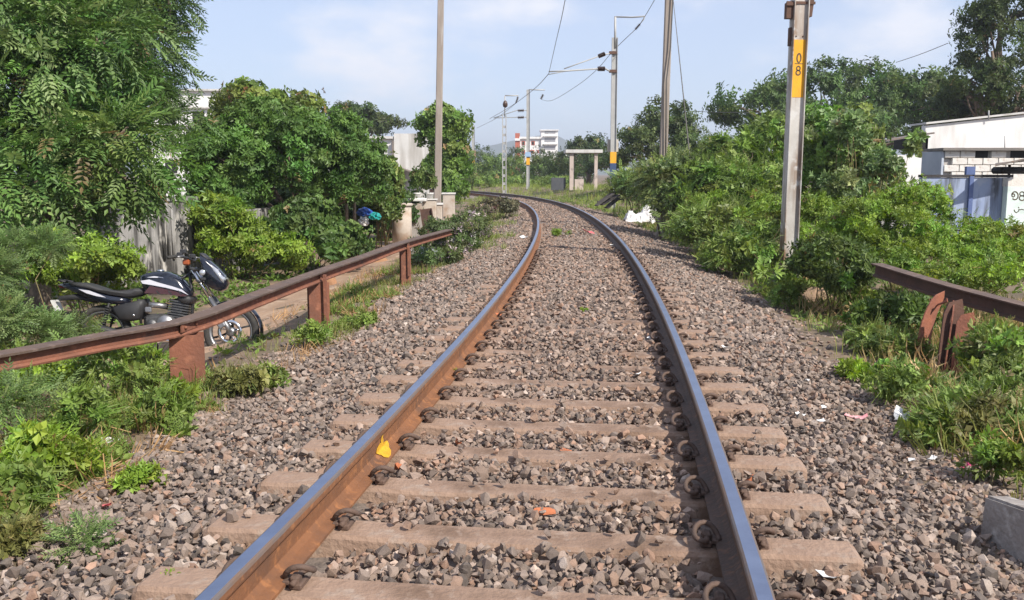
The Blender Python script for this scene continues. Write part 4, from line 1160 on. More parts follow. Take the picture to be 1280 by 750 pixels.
# forks
for sd in (-1, 1):
    mb = MB()
    mb.tube([(.935, sd * .088, .99), (1.15, sd * .088, .63)], .0165, 10, mi=1)
    mb.tube([(1.13, sd * .088, .665), (1.305, sd * .088, .365), (1.33, sd * .088, .30)], [.024, .025, .022], 10, mi=0)
    bpart('fork_leg', mb, [alloy, chrome])
MB().box((1.235, -.092, .43), (.045, .008, .09), Matrix.Rotation(.55, 3, 'Y')).build('reflector', orange_m, bike)
mb = MB(); mb.box((1.252, -.108, .375), (.075, .035, .06), Matrix.Rotation(-.6, 3, 'Y'), bev=.01); bpart('brake_caliper', mb, alloy)
mb = MB(); mb.box((.955, 0, .97), (.06, .24, .025), Matrix.Rotation(.5, 3, 'Y'), bev=.006); mb.box((1.02, 0, .84), (.06, .24, .025), Matrix.Rotation(.5, 3, 'Y'), bev=.006); bpart('fork_clamp', mb, blk_mat)
# front mudguard
mb = MB(); arc = [R(a) for a in range(-8, 150, 12)]
vs_, fs_ = [], []
for a in arc:
    for (yy, rr) in ((-.058, .312), (-.045, .330), (0, .338), (.045, .330), (.058, .312)):
        vs_.append((1.33 + math.cos(a) * rr, yy, .3 + math.sin(a) * rr))
for i in range(len(arc) - 1):
    for j in range(4): fs_.append((i * 5 + j, i * 5 + j + 1, i * 5 + 6 + j, i * 5 + 5 + j))
mb.add(vs_, fs_, 0, True); bpart('front_mudguard', mb, blk)
# handlebar
hb = MB(); hb.tube([(.80, -.36, 1.085), (.86, -.27, 1.10), (.925, -.16, 1.085), (.945, -.05, 1.06), (.945, .05, 1.06), (.925, .16, 1.085), (.86, .27, 1.10), (.80, .36, 1.085)], .0115, 8)
hb = bpart('handlebar', hb, blk_mat)
for sd in (-1, 1):
    MB().tube([(.785, sd * .375, 1.082), (.855, sd * .275, 1.10)], .018, 8).build('grip', rub, hb)
    mb = MB(); mb.box((.87, sd * .24, 1.115), (.055, .06, .05), bev=.01); mb.build('switch_box', blk_mat, hb)
    MB().tube([(.90, sd * .25, 1.105), (.93, sd * .30, 1.10), (.885, sd * .38, 1.09)], .006, 6).build('lever', alloy, hb)
mb = MB(); mb.box((.895, -.20, 1.15), (.06, .05, .045), bev=.008); mb.build('brake_reservoir', blk_mat, hb)
mb = MB(); mb.box((.905, -.13, 1.04), (.07, .06, .06), bev=.012); mb.build('indicator', orange_m, hb)
# headlamp cowl
cow = MB(); cow.puff([(1.03, 1.128), (1.10, 1.085), (1.20, .995), (1.275, .905), (1.307, .81), (1.285, .755), (1.235, .728), (1.15, .755), (1.075, .805), (1.06, .90), (1.055, .99), (1.03, 1.06)], lambda x: .135 if x < 1.2 else .115)
cow = bpart('headlamp_cowl', cow, blk)
mb = MB(); mb.puff([(1.125, 1.052), (1.22, .965), (1.287, .87), (1.292, .80), (1.25, .84), (1.17, .95)], .118, layers=((-1, .8), (-.6, 1.03), (.6, 1.03), (1, .8))); mb.build('headlamp', glass_m, cow)
mb = MB(); mb.puff([(1.018, 1.140), (1.045, 1.142), (1.13, 1.075), (1.12, 1.05), (1.05, 1.10)], .10); mb.build('visor', blk_mat, cow)
for sd in (-1, 1):
    mb = MB(); mb.tube([(1.09, sd * .12, .85), (1.10, sd * .19, .86)], .009, 6); mb.box((1.10, sd * .215, .86), (.05, .05, .035), bev=.01); mb.build('indicator', blk_mat, cow)
mb = MB(); mb.lathe([(.0, -.01), (.028, -.01), (.032, 0), (.028, .012), (0, .012)], 16, (1.07, -.142, .93), RX); mb.build('cowl_highlight', glass_m, cow)  # no lamp here: a bright disc stands in for the cowl's highlight
# tank
tk = MB(); tk.puff([(.405, .905), (.47, .932), (.58, .950), (.695, .947), (.79, .905), (.865, .845), (.915, .765), (.958, .686), (.90, .672), (.80, .690), (.68, .705), (.57, .708), (.46, .705), (.43, .78), (.40, .85)], lambda x: .15 if x > .55 else .10 + .05 * (x - .4) / .15)
tk = bpart('fuel_tank', tk, blk)
def decal(poly, y, th=.004):
    mb = MB(); n = len(poly)
    mb.add([(x, y, z) for x, z in poly] + [(x, y + th, z) for x, z in poly], [tuple(range(n))[::-1], tuple(range(n, 2 * n))] + [(i, (i + 1) % n, n + (i + 1) % n, n + i) for i in range(n)])
    return mb
decal([(.475, .72), (.535, .795), (.66, .77), (.80, .735), (.925, .690), (.86, .682), (.70, .705), (.56, .715)], -.158).build('stripe', decal_r, tk)
decal([(.44, .85), (.53, .862), (.62, .83), (.76, .79), (.86, .755), (.93, .695), (.85, .735), (.70, .775), (.55, .805), (.46, .82)], -.153).build('stripe', decal_shine, tk)  # pale highlight along the tank, put in as a stripe of colour
for (a0, dx) in ((.60, 0), (.72, 0), (.82, 0)):
    decal([(a0, .745), (a0 + .012, .745), (a0 + .045, .705), (a0 + .030, .705)], -.162).build('stripe', blk_mat, tk)
decal([(.50, .885), (.58, .897), (.66, .886), (.70, .874), (.64, .878), (.57, .880)], -.144).build('badge', decal_shine, tk)
mb = MB(); mb.lathe([(0, 0), (.04, 0), (.04, .012), (.02, .018), (0, .018)], 16, (.60, 0, .950)); mb.build('filler_cap', chrome, tk)
# shroud under the tank
mb = MB(); mb.puff([(.80, .70), (.93, .69), (.962, .655), (.93, .60), (.86, .60), (.80, .64)], .13); bpart('tank_shroud', mb, blk_mat)
# seat
st = MB(); st.puff([(-.32, .842), (-.16, .835), (-.02, .785), (.06, .752), (.20, .738), (.34, .752), (.44, .775), (.455, .735), (.40, .69), (.31, .668), (.16, .69), (.02, .722), (-.12, .77), (-.30, .81)], lambda x: .13 if x < .2 else .105); bpart('seat', st, seat_m)
# tail
tl_ = MB(); tl_.puff([(-.44, .818), (-.34, .838), (-.20, .805), (-.05, .748), (.10, .70), (.30, .66), (.28, .60), (.12, .605), (.0, .622), (-.16, .69), (-.34, .765)], lambda x: .085 if x < -.2 else .125)
tl_ = bpart('tail_cowl', tl_, blk)
decal([(-.20, .768), (-.09, .752), (.02, .708), (.08, .678), (-.02, .694), (-.12, .725)], -.128).build('stripe', decal_shine, tl_)
mb = MB(); mb.puff([(-.445, .812), (-.40, .80), (-.36, .772), (-.42, .785)], .05); mb.build('tail_lamp', lens_r, tl_)
MB().tube([(-.34, -.10, .845), (-.42, -.09, .862), (-.44, 0, .866), (-.42, .09, .862), (-.34, .10, .845)], .011, 8).build('grab_rail', blk_mat, tl_)
# rear mudguard with number plate holder
mb = MB(); mb.puff([(-.25, .72), (-.42, .70), (-.46, .665), (-.40, .65), (-.22, .655), (-.05, .62), (-.05, .66)], .07); rm = bpart('rear_mudguard', mb, blk_mat)
mb = MB(); mb.box((-.47, 0, .60), (.01, .2, .12), Matrix.Rotation(-.4, 3, 'Y')); mb.build('number_plate', mat('plate_white', (.6, .6, .58), (.5, .5, .48), rough=.5, scale=9), rm)
# side panel
mb = MB(); mb.puff([(.118, .575), (.20, .605), (.33, .632), (.464, .662), (.47, .60), (.433, .445), (.30, .425), (.20, .43), (.15, .50)], .135); sp_ = bpart('side_panel', mb, blk_mat)
mb = MB(); mb.lathe([(0, -.004), (.012, -.004), (.012, .004), (0, .004)], 10, (.36, -.137, .49), RX); mb.build('lock', chrome, sp_)
# engine
en = MB()
for k_ in range(8): en.box((.79 + k_ * .004, 0, .44 + k_ * .027), (.21, .22, .014), Matrix.Rotation(.18, 3, 'Y'))
en.box((.79, 0, .53), (.14, .16, .25), Matrix.Rotation(.18, 3, 'Y'), bev=.02)
en.box((.62, 0, .40), (.36, .22, .20), bev=.04)
en = bpart('engine', en, eng_m)
MB().lathe([(0, 0), (.085, 0), (.095, .02), (.08, .05), (0, .055)], 24, (.68, -.10, .40), RX).build('clutch_cover', alloy, en)
MB().lathe([(0, 0), (.055, 0), (.06, .015), (.05, .035), (0, .04)], 20, (.54, -.105, .39), RX).build('gear_cover', eng_m, en)
MB().tube([(.50, -.08, .60), (.60, -.06, .59), (.68, -.03, .575)], .032, 10).build('carburettor', alloy, en)
mb = MB(); mb.box((.50, -.10, .545), (.07, .05, .06), bev=.012); mb.build('kick_lever_boss', alloy, en)
# frame
fr = MB()
fr.tube([(.90, 0, .92), (.93, 0, .70), (.91, .05, .50), (.86, .06, .30), (.60, .07, .27), (.40, .07, .35)], .017, 8)
fr.tube([(.95, 0, .93), (.60, 0, .80), (.40, 0, .70), (.0, 0, .68)], .017, 8)
fr.tube([(.40, -.09, .66), (.42, -.09, .40)], .015, 8)
bpart('frame', fr, blk_mat)
mb = MB()
for sd in (-1, 1): mb.tube([(.42, sd * .08, .37), (.20, sd * .10, .33), (0, sd * .10, .30)], .018, 8)
bpart('swingarm', mb, blk_mat)
for sd in (-1, 1):
    mb = MB(); mb.tube([(.02, sd * .125, .33), (.11, sd * .125, .62)], .012, 8)
    for k_ in range(8): mb.lathe([(.026, -.006), (.031, 0), (.026, .006)], 12, (.045 + .0075 * k_, sd * .125, .41 + k_ * .024), Matrix.Rotation(.3, 3, 'Y'))
    bpart('shock_absorber', mb, blk_mat)
ex = MB(); ex.tube([(.86, -.06, .50), (.93, -.075, .42), (.90, -.10, .28), (.72, -.12, .22), (.45, -.14, .24), (.25, -.15, .28)], .019, 10, mi=1)
ex.tube([(.27, -.155, .275), (.20, -.16, .30), (-.10, -.17, .385), (-.36, -.175, .455), (-.40, -.175, .468)], [.025, .046, .052, .050, .036], 14, mi=0)
bpart('exhaust', ex, [blk_mat, chrome])
mb = MB(); mb.tube([(.45, -.10, .28), (.46, -.27, .27)], .015, 8); mb.tube([(.45, .10, .28), (.46, .27, .27)], .015, 8); bpart('footrest', mb, rub)
mb = MB(); mb.tube([(.47, .10, .28), (.50, .18, .15), (.46, .25, .015)], .012, 8); mb.box((.455, .255, .012), (.07, .05, .01)); bpart('side_stand', mb, blk_mat)
mb = MB(); mb.tube([(.42, -.10, .25), (.30, -.13, .20), (.10, -.12, .16)], .013, 8); mb.tube([(.42, .10, .25), (.30, .13, .20), (.10, .12, .16)], .013, 8); bpart('centre_stand', mb, blk_mat)
mb = MB(); mb.tube([(.48, -.16, .26), (.60, -.175, .24), (.66, -.175, .22)], .008, 6); bpart('brake_pedal', mb, alloy)
for sd in (-1, 1):
    mb = MB(); mb.tube([(.98, sd * .05, 1.0), (1.06, sd * .06, .92), (1.03, sd * .07, .72), (1.2, sd * .08, .5)], .005, 5); bpart('brake_hose', mb, blk_mat)
# ================================================================== POLES, MASTS AND WIRES
galv = mat('galvanised_steel', (0.52, 0.50, 0.47), (0.42, 0.40, 0.37), rough=0.55, metal=0.25, scale=2.5, bump=0.1, c3=(0.54, 0.53, 0.51), stain=(0.22, 0.14, 0.09), stain_rng=(.44, .62), stain_scale=1.6, stain_stretch=(3, 3, .35))
galv_far = mat('galvanised_far', (0.42, 0.42, 0.41), (0.34, 0.34, 0.33), rough=0.6, metal=0.2, scale=2, bump=0)
conc_pole = mat('pole_concrete', (0.32, 0.275, 0.24), (0.25, 0.21, 0.18), rough=0.9, scale=3, bump=0.3, bscale=30, stretch=(1, 1, .3), stain=(.40, .36, .33), stain_rng=(.55, .7), stain_scale=2, stain_stretch=(4, 4, .4))
yel_sign = mat('mast_yellow', (0.78, 0.39, 0.014), (0.64, 0.31, 0.02), rough=0.6, scale=4, bump=0.08, stain=(.50, .30, .10), stain_rng=(.58, .74), stain_scale=5, stain_stretch=(3, 3, .6))
ink = mat('sign_ink', (0.06, 0.045, 0.035), (0.11, 0.075, 0.04), rough=0.7, scale=9, bump=0)
blue_p = mat('mast_blue', (0.03, 0.06, 0.14), (0.05, 0.08, 0.16), rough=0.6, scale=9, bump=0)
brown_i = mat('brown_iron', (0.09, 0.05, 0.035), (0.13, 0.07, 0.05), rough=0.8, scale=9, bump=0.2)
wire_m = mat('wire_metal', (0.10, 0.10, 0.10), (0.14, 0.13, 0.12), rough=0.6, metal=.4, scale=9, bump=0)
ins_m = mat('insulator_porcelain', (0.055, 0.03, 0.02), (0.08, 0.045, 0.03), rough=0.25, scale=9, bump=0)
def glyph_seg(mb, pts, w, y, M):
    "pen stroke through pts (x, z) of width w on plane y, mapped by M"
    P = [Vector((p[0], 0, p[1])) for p in pts]
    vs_, fs_ = [], []
    for i, p in enumerate(P):
        t = (P[min(i + 1, len(P) - 1)] - P[max(i - 1, 0)]).normalized(); n = Vector((-t.z, 0, t.x))
        for sgn in (-1, 1):
            q = p + n * sgn * w / 2
            vs_.append(M((q.x, y, q.z)))
    for i in range(len(P) - 1): fs_.append((2 * i, 2 * i + 1, 2 * i + 3, 2 * i + 2))
    mb.add(vs_, fs_)
def oval(cx_, cz_, rx, rz, n=16): return [(cx_ + rx * math.cos(2 * math.pi * i / n), cz_ + rz * math.sin(2 * math.pi * i / n)) for i in range(n + 1)]

# ---- numbered mast 0/8
MY = 15.0
b = at(985, 335, MY); t_ = at(996, -60, MY)
mast = empty('numbered_mast', (b.x, MY, gz(b.x, MY)))
tag(mast, 'grey steel railway mast with yellow number panel in the right bushes', 'mast')
O = mast.location.copy()
rz = R(5)                       # web plate facing the camera, turned slightly
mast.rotation_euler = (0, R(.25), rz)
H = 5.4
W, D_ = .238, .20
mb = MB()
mb.box((0, -.035, H / 2), (W - .024, .012, H))                       # web seen from the track side
mb.build('web', galv, mast)
for sd in (-1, 1):
    mb = MB(); mb.box((sd * (W / 2 - .006), 0, H / 2), (.0125, D_, H)); mb.build('flange', galv, mast)
mb = MB(); mb.box((0, 0, .0), (.6, .55, .3), bev=.03); mb.build('foundation', mat('old_concrete', (.30, .27, .24), (.22, .2, .18), rough=.9, scale=4, bump=.4), mast)
def zl(py): return at(990, py, MY).z - O.z
y0 = -.0265 - .003
z0, z1_ = zl(122), zl(50)
mb = MB(); mb.box((0, -.043, (z0 + z1_) / 2), (W - .03, .004, z1_ - z0)); pl = mb.build('number_panel', yel_sign, mast)
mb = MB(); g_ = lambda q: Vector(q)
zc0, zc1 = zl(73), zl(88.5)
glyph_seg(mb, oval(0.005, zc0, .032, .068), .022, -.0475, g_)
glyph_seg(mb, oval(0.003, zc1 + .033, .029, .033), .02, -.0475, g_)
glyph_seg(mb, oval(0.003, zc1 - .034, .035, .036), .02, -.0475, g_)
glyph_seg(mb, [(-.06, zl(80)), (.07, zl(80))], .012, -.0475, g_)
mb.build('number', ink, pl)
for sd in (-1, 1): MB().lathe([(0, 0), (.014, 0), (.012, .008), (0, .01)], 8, (sd * .055, -.0412, zl(46)), RX).build('bolt', brown_i, mast)
mb = MB(); mb.box((-.165, .0, zl(14)), (.13, .10, .24)); mb.box((-.165, -.06, zl(6)), (.16, .03, .05)); mb.build('bracket', brown_i, mast)
mb = MB(); mb.box((.165, .02, zl(10)), (.075, .12, .26), Matrix.Rotation(.1, 3, 'Y')); mb.build('bracket', brown_i, mast)
mb = MB(); mb.box((-.137, .02, zl(46)), (.03, .08, .28)); mb.build('cleat', brown_i, mast)
mb = MB(); mb.box((0, -.04, zl(4)), (.46, .03, .04)); mb.build('clamp', brown_i, mast)

# ---- plain concrete poles
def pole(px0, py0, px1, py1, Y, r0, r1, label, name='concrete_pole', top_extra=2.0):
    a, b_ = at(px0, py0, Y), at(px1, py1, Y)
    d = (b_ - a) / (b_.z - a.z)
    base = a + d * (gz(a.x, Y) - .05 - a.z); top = b_ + d * top_extra
    root = empty(name, base); tag(root, label, 'pole')
    mb = MB(); L_ = top - base
    M4 = Vector((0, 0, 0))
    sec = [(-1, -.8), (-.8, -1), (.8, -1), (1, -.8), (1, .8), (.8, 1), (-.8, 1), (-1, .8)]
    vs_ = [M4 + Vector((x * r0, y * r0 * .8, 0)) for x, y in sec] + [L_ + Vector((x * r1, y * r1 * .8, 0)) for x, y in sec]
    n = 8
    mb.add(vs_, [(i, (i + 1) % n, n + (i + 1) % n, n + i) for i in range(n)] + [tuple(range(n))[::-1], tuple(range(n, 2 * n))])
    mb.build('shaft', conc_pole, root)
    # cross arm and insulators at the top
    mb = MB(); mb.box(L_ + Vector((0, -.12, -.5)), (1.6, .08, .08)); mb.build('cross_arm', brown_i, root)
    for k_ in (-.7, -.25, .25, .7):
        MB().lathe([(.02, 0), (.05, .03), (.03, .06), (.05, .09), (.02, .14), (0, .14)], 10, L_ + Vector((k_, -.12, -.46))).build('insulator', ins_m, root)
    return root, base, top
pl_l = pole(547, 250, 551, 2, 32, .125, .095, 'tall weathered concrete pole standing among the white planters')
pl_r = pole(829, 200, 836, 2, 26, .105, .10, 'thick weathered concrete pole with a wire stay beside the pale shrub')
# cable down the thick pole
mb = MB(); a, b_ = at(832, 200, 25.85), at(841, 2, 25.85)
mb.tube([a, at(833, 100, 25.84), at(838, 60, 25.84), b_, b_ + (b_ - a) * .4], .018, 6)
mb.v = [tuple(Vector(v) - pl_r[1]) for v in mb.v]; mb.build('cable', wire_m, pl_r[0])
mb = MB(); a, b_ = at(842, 4, 25.6), at(864, 212, 24.2)
g0 = Vector((b_.x + .1, 24.0, gz(b_.x, 24.0)))
mb.tube([a + (a - b_) * .3, a, b_, g0], [.008, .008, .02, .02], 6)
mb.v = [tuple(Vector(v) - g0) for v in mb.v]
o = mb.build('stay_wire', wire_m, None); o.location = g0; tag(o, 'slanting stay wire anchoring the thick weathered pole', 'wire')

# ---- overhead line masts
def insulator(p, q, r=.09, n=7):
    "ribbed insulator lying between two points"
    p, q = Vector(p), Vector(q); ax = (q - p); L_ = ax.length
    M = ax.to_track_quat('Z', 'Y').to_matrix()
    prof_ = [(0.0, 0)]
    for i in range(n):
        z = L_ * (i + .1) / n
        prof_ += [(r * .4, z), (r, z + L_ * .35 / n), (r * .9, z + L_ * .5 / n), (r * .4, z + L_ * .55 / n)]
    prof_.append((0, L_))
    return MB().lathe(prof_, 10, p, M)
def ohe_mast(px, pyb, pyt, Y, w, label, lattice=False, bands=True, name='overhead_line_mast', lean=0):
    a, b_ = at(px, pyb, Y), at(px + lean, pyt, Y)
    base = Vector((a.x, Y, min(gz(a.x, Y), a.z))); H_ = b_.z - base.z
    root = empty(name, base); tag(root, label, 'mast')
    if lattice:
        for sd in (-1, 1):
            mb = MB(); mb.box((sd * w / 2, 0, H_ / 2), (.07, .16, H_)); mb.build('upright', galv_far, root)
        n = int(H_ / .62)
        for k_ in range(n):
            mb = MB(); mb.box((0, 0, .25 + k_ * .62), (w - .071, .05, .20)); mb.build('batten', galv_far, root)
    else:
        for (xx, yy, sx, sy) in ((0, 0, w - .02, .02), (-w / 2, 0, .0199, .15), (w / 2, 0, .0199, .15)):
            mb = MB(); mb.box((xx, yy, H_ / 2), (sx, sy, H_)); mb.build('web' if xx == 0 else 'flange', galv_far, root)
    def loc(px_, py_, dy=0): return at(px_, py_, Y + dy) - base
    if bands:
        zz = [(bands[0], bands[1], yel_sign), (bands[1], bands[2], blue_p)] if len(bands) == 3 else [(bands[0], bands[1], yel_sign)]
        for (p0, p1, m) in zz:
            za, zb = at(px, p1, Y).z - base.z, at(px, p0, Y).z - base.z
            mb = MB(); mb.box((0, 0, (za + zb) / 2), (w + .035, .165, zb - za)); mb.build('painted_band', m, root)
    return root, base, loc
def rod(name, pts, r, parent, m=galv_far): return MB().tube(pts, r, 6).build(name, m, parent)
# nearest one, with its full bracket
r1, b1, L1 = ohe_mast(766, 224, 47, 42, .24, 'tall overhead line mast with bracket arm, banded yellow and blue', bands=(190, 204, 222), lean=2)
rod('mast_top', [L1(769, 60), L1(769, 21)], .055, r1)
rod('return_arm', [L1(768, 21), L1(790, 21.5), L1(806, 20.5, -.6)], .035, r1)
insulator(L1(800, 30, -.6), L1(794, 37, -.55), .07).build('insulator', ins_m, r1)
rod('hanger', [L1(806, 20.5, -.6), L1(805, 24, -.6), L1(800, 30, -.6)], .02, r1)
rod('stay_tube', [L1(765, 66), L1(753, 69, -.3)], .03, r1); insulator(L1(756, 67.2, -.3), L1(748, 70.5, -.4), .10).build('insulator', ins_m, r1)
rod('stay_tube', [L1(748, 70.5, -.4), L1(705, 86, -.8)], .028, r1)
rod('bracket_tube', [L1(764, 90), L1(756, 85.5, -.3)], .035, r1); insulator(L1(756, 86, -.3), L1(747, 86, -.4), .11).build('insulator', ins_m, r1)
rod('bracket_tube', [L1(747, 86, -.4), L1(710, 88.5, -.8), L1(686, 89.5, -1)], .035, r1)
rod('register_arm', [L1(710, 88.5, -.8), L1(686, 93, -1)], .02, r1)
MB().box(L1(766, 182, .14), (.5, .04, .55)).build('notice_board', mat('board_pale', (.5, .46, .4), (.4, .36, .3), rough=.8, scale=5), r1)
MB().box(L1(766, 66, 0), (.32, .22, .12)).build('clamp', brown_i, r1)
MB().box(L1(766, 89, 0), (.32, .22, .12)).build('clamp', brown_i, r1)
# second
r2, b2, L2 = ohe_mast(660, 236, 112, 75, .25, 'overhead line mast with yellow and pale blue bands past the bend', bands=(197, 206), lean=1)
rod('return_arm', [L2(661, 112), L2(681, 112.5)], .05, r2)
insulator(L2(679, 118), L2(676, 124), .11).build('insulator', ins_m, r2)
for (y_, x0, x1) in ((138, 659, 648), (146.5, 659, 648)):
    rod('bracket_tube', [L2(x0, y_), L2(646, y_), L2(617, 147.5)], .035, r2)
    insulator(L2(655, y_), L2(647, y_ + .5), .15).build('insulator', ins_m, r2)
MB().box(L2(660, 193, -.15), (.45, .05, .36)).build('number_plate', mat('plate_blue', (.25, .38, .55), (.3, .42, .58), rough=.6, scale=5), r2)
# lattice one
r3, b3, L3 = ohe_mast(630.5, 240, 144, 72, .26, 'pale double-channel lattice mast with battens past the bend', lattice=True, bands=None, name='lattice_mast')
rod('mast_top', [L3(631, 146), L3(631, 120)], .05, r3)
rod('return_arm', [L3(631, 119.5), L3(648, 119.5)], .05, r3); insulator(L3(647.5, 121), L3(645, 129), .10).build('insulator', ins_m, r3)
MB().lathe([(0, 0), (.16, .1), (.2, .3), (.12, .5), (0, .6)], 10, L3(631.5, 135)).build('insulator', ins_m, r3)
# farthest
r4, b4, L4 = ohe_mast(592, 238, 157, 105, .3, 'farthest small overhead line mast standing at the end of the bend', bands=(200, 212))
for y_ in (164, 171): insulator(L4(588, y_), L4(584.5, y_ + .5), .2).build('insulator', ins_m, r4)
MB().box(L4(592, 193, -.15), (.5, .05, .9)).build('number_plate', mat('plate_brown', (.3, .2, .12), (.25, .16, .1), rough=.6, scale=5), r4)
# ---- wires
def wire(pts, label, r=.011, sag=0, name='overhead_wire', cat='wire'):
    pts = smooth_path([Vector(p) for p in pts], 8)
    o0 = pts[0]
    mb = MB(); mb.tube([p - o0 for p in pts], r, 5)
    o = mb.build(name, wire_m, None); o.location = o0; tag(o, label, cat)
    return o
tip1 = at(686, 92, 41)
wire([at(612, 148.5, 76), at(640, 132, 66), at(668, 111, 52), tip1], 'contact wire running down from the bracket arm tip to the far masts', .016)
wire([tip1, at(695, 52, 33), at(706, 2, 25.3), Vector((1.2, 14, 6.55)), Vector((.2, -4, 6.8))], 'contact wire rising out of view above the track', .010)
h1 = at(794, 37, 41.45)
wire([at(676, 124, 75), at(690, 125.5, 68), at(720, 108, 58), at(745, 88, 50), at(767, 63, 45), h1], 'sagging return wire strung between the two nearest bracket masts', .014)
wire([h1, at(800, 30, 41.4), at(817, 2, 36), at(850, -60, 28), Vector((4.2, 15, 6.4))], 'return wire climbing towards the numbered mast', .012)
wire([at(645, 129, 72), at(620, 148, 85), at(596, 160, 104)], 'thin wire dropping from the lattice mast to the farthest mast', .016)
wire([at(1120, 78, 50), at(1150, 68, 46), at(1185, 54, 42)], 'thin wire slanting into the open-crowned tree', .016)
wire([at(868, 139, 52), at(900, 140.5, 50), at(960, 141, 46)], 'thin low wire crossing behind the numbered mast', .016)
# ================================================================== BUILDINGS AND WALLS
plaster = mat('grey_white_plaster', (0.58, 0.57, 0.55), (0.50, 0.49, 0.47), rough=0.9, scale=1.5, bump=0.15, stain=(.36, .34, .31), stain_rng=(.52, .72), stain_scale=1.2, stain_stretch=(2, 2, .25))
white_p = mat('white_wall', (0.74, 0.73, 0.72), (0.66, 0.65, 0.64), rough=0.9, scale=1.2, bump=0.08, stain=(.5, .48, .45), stain_rng=(.56, .75), stain_scale=1, stain_stretch=(2, 2, .3))
dark_open = mat('dark_opening', (0.015, 0.015, 0.015), (0.02, 0.02, 0.02), rough=.9, scale=3, bump=0)
tin = mat('rusty_tin', (0.13, 0.11, 0.10), (0.20, 0.17, 0.15), rough=.7, scale=4, bump=.3, c3=(.22, .13, .08))
mossy = mat('weathered_wall', (0.34, 0.33, 0.32), (0.20, 0.195, 0.19), rough=.95, scale=2.2, bump=.8, bscale=12, stretch=(2, 2, .5), c3=(.46, .44, .41), stain=(.05, .048, .046), stain_rng=(.43, .56), stain_scale=2.0, stain_stretch=(3, 3, .3))
blue_w = mat('blue_wall_paint', (0.25, 0.31, 0.47), (0.31, 0.37, 0.50), rough=.9, scale=1.4, bump=.2, c3=(.37, .41, .50), stain=(.08, .085, .10), stain_rng=(.50, .66), stain_scale=1.8, stain_stretch=(3, 3, .35))
def wall_box(mb, a, b_, z0, z1, th, mi=0):
    "upright wall between plan points a and b"
    a, b_ = Vector((a[0], a[1], 0)), Vector((b_[0], b_[1], 0)); d = (b_ - a); L_ = d.length; d.normalize()
    n = Vector((-d.y, d.x, 0))
    M = Matrix((d, n, Vector((0, 0, 1)))).transposed()
    mb.box((a + b_) / 2 + n * th / 2 + Vector((0, 0, (z0 + z1) / 2)), (L_, th, z1 - z0), M, mi)
# ---- old grey wall on the left
w0, w1, w2 = at(120, 300, 15.8), at(252, 300, 17.6), at(380, 300, 21)
wz = gz(-6.5, 17)
root = empty('old_wall', (w1.x, w1.y, wz)); tag(root, 'stained grey old boundary wall with black weathering behind the motorcycle', 'wall')
O = root.location.copy()
mb = MB(); wall_box(mb, w0 - O, w1 - O, -.3, 1.42, .22); mb.build('wall_panel', mossy, root)
mb = MB(); wall_box(mb, w1 - O + Vector((.004, .01, 0)), w2 - O, -.3, 1.2, .20); mb.build('wall_panel', mossy, root)
d = (w1 - w0); d.z = 0; d.normalize()
for k_ in range(3):
    mb = MB(); q = w1 - O - d * (.62 + k_ * .10); mb.tube([(q.x + .06 * 0, q.y - .03, .35 + .05 * (k_ % 2)), (q.x, q.y - .03, 1.30)], .028, 7); mb.build('cement_rib', mossy, root)
q = w1 - O - d * .45
mb = MB(); wall_box(mb, w0 - O + Vector((0, -.03, 0)), w1 - O + Vector((.03, -.03, 0)), 1.425, 1.50, .28); mb.build('coping', mossy, root)

# ---- white block house left of the pole
a, b_ = at(484, 200, 46), at(526, 200, 45)
bz_ = gz(a.x, 46)
root = empty('block_house', (b_.x - 2.3, 47, bz_)); tag(root, 'small flat-roofed house with plain white end wall behind the vine', 'house')
O = root.location.copy()
topz = at(500, 166, 45.5).z - O.z
mb = MB(); mb.box((1.6, .8, topz / 2), (1.5, 3, topz)); mb.build('wall', plaster, root)
mb = MB(); mb.box((-.9, 1.3, (topz - .25) / 2), (3.4, 3.6, topz - .25)); mb.build('wall', white_p, root)
mb = MB(); mb.box((-.75, 1.15, topz - .25 + .06), (3.1, 3.7, .12)); mb.build('roof', plaster, root)
mb = MB(); mb.box((.80, -.72, topz - .72), (.09, .12, .75)); mb.build('down_pipe', tin, root)
mb = MB(); mb.box((1.5, -1.3, at(510, 212, 44).z - O.z), (2.3, 1.4, .05), Matrix.Rotation(.32, 3, 'Y')); mb.build('lean_to_roof', tin, root)
mb = MB(); mb.box((-.9, -.515, 1.5), (.9, .03, 1.0)); mb.build('window', dark_open, root)
# ---- far pale building behind the big left tree
a = at(268, 140, 62)
root = empty('pale_building', (a.x, 64, gz(a.x, 64))); tag(root, 'tall pale building glimpsed between the dark tree and the flame-tipped tree', 'building')
O = root.location.copy(); tz = at(268, 110, 62).z - O.z
mb = MB(); mb.box((-1.5, 1, tz / 2), (6.4, 4, tz)); mb.build('wall', white_p, root)
for k_ in range(3):
    mb = MB(); mb.box((-1.5, -1.12, tz - .05 - k_ * 1.15), (6.5, .25, .12)); mb.build('ledge', plaster, root)
for k_ in range(3):
    for r_ in range(3):
        mb = MB(); mb.box((-3.4 + k_ * 2, -1.01, tz - 1.9 - r_ * 1.6), (.8, .03, .9)); wn_ = mb.build('window', dark_open, root)
        mb = MB(); mb.box((-3.4 + k_ * 2, -1.04, tz - 2.40 - r_ * 1.6), (1.0, .12, .07)); mb.build('sill', plaster, wn_)
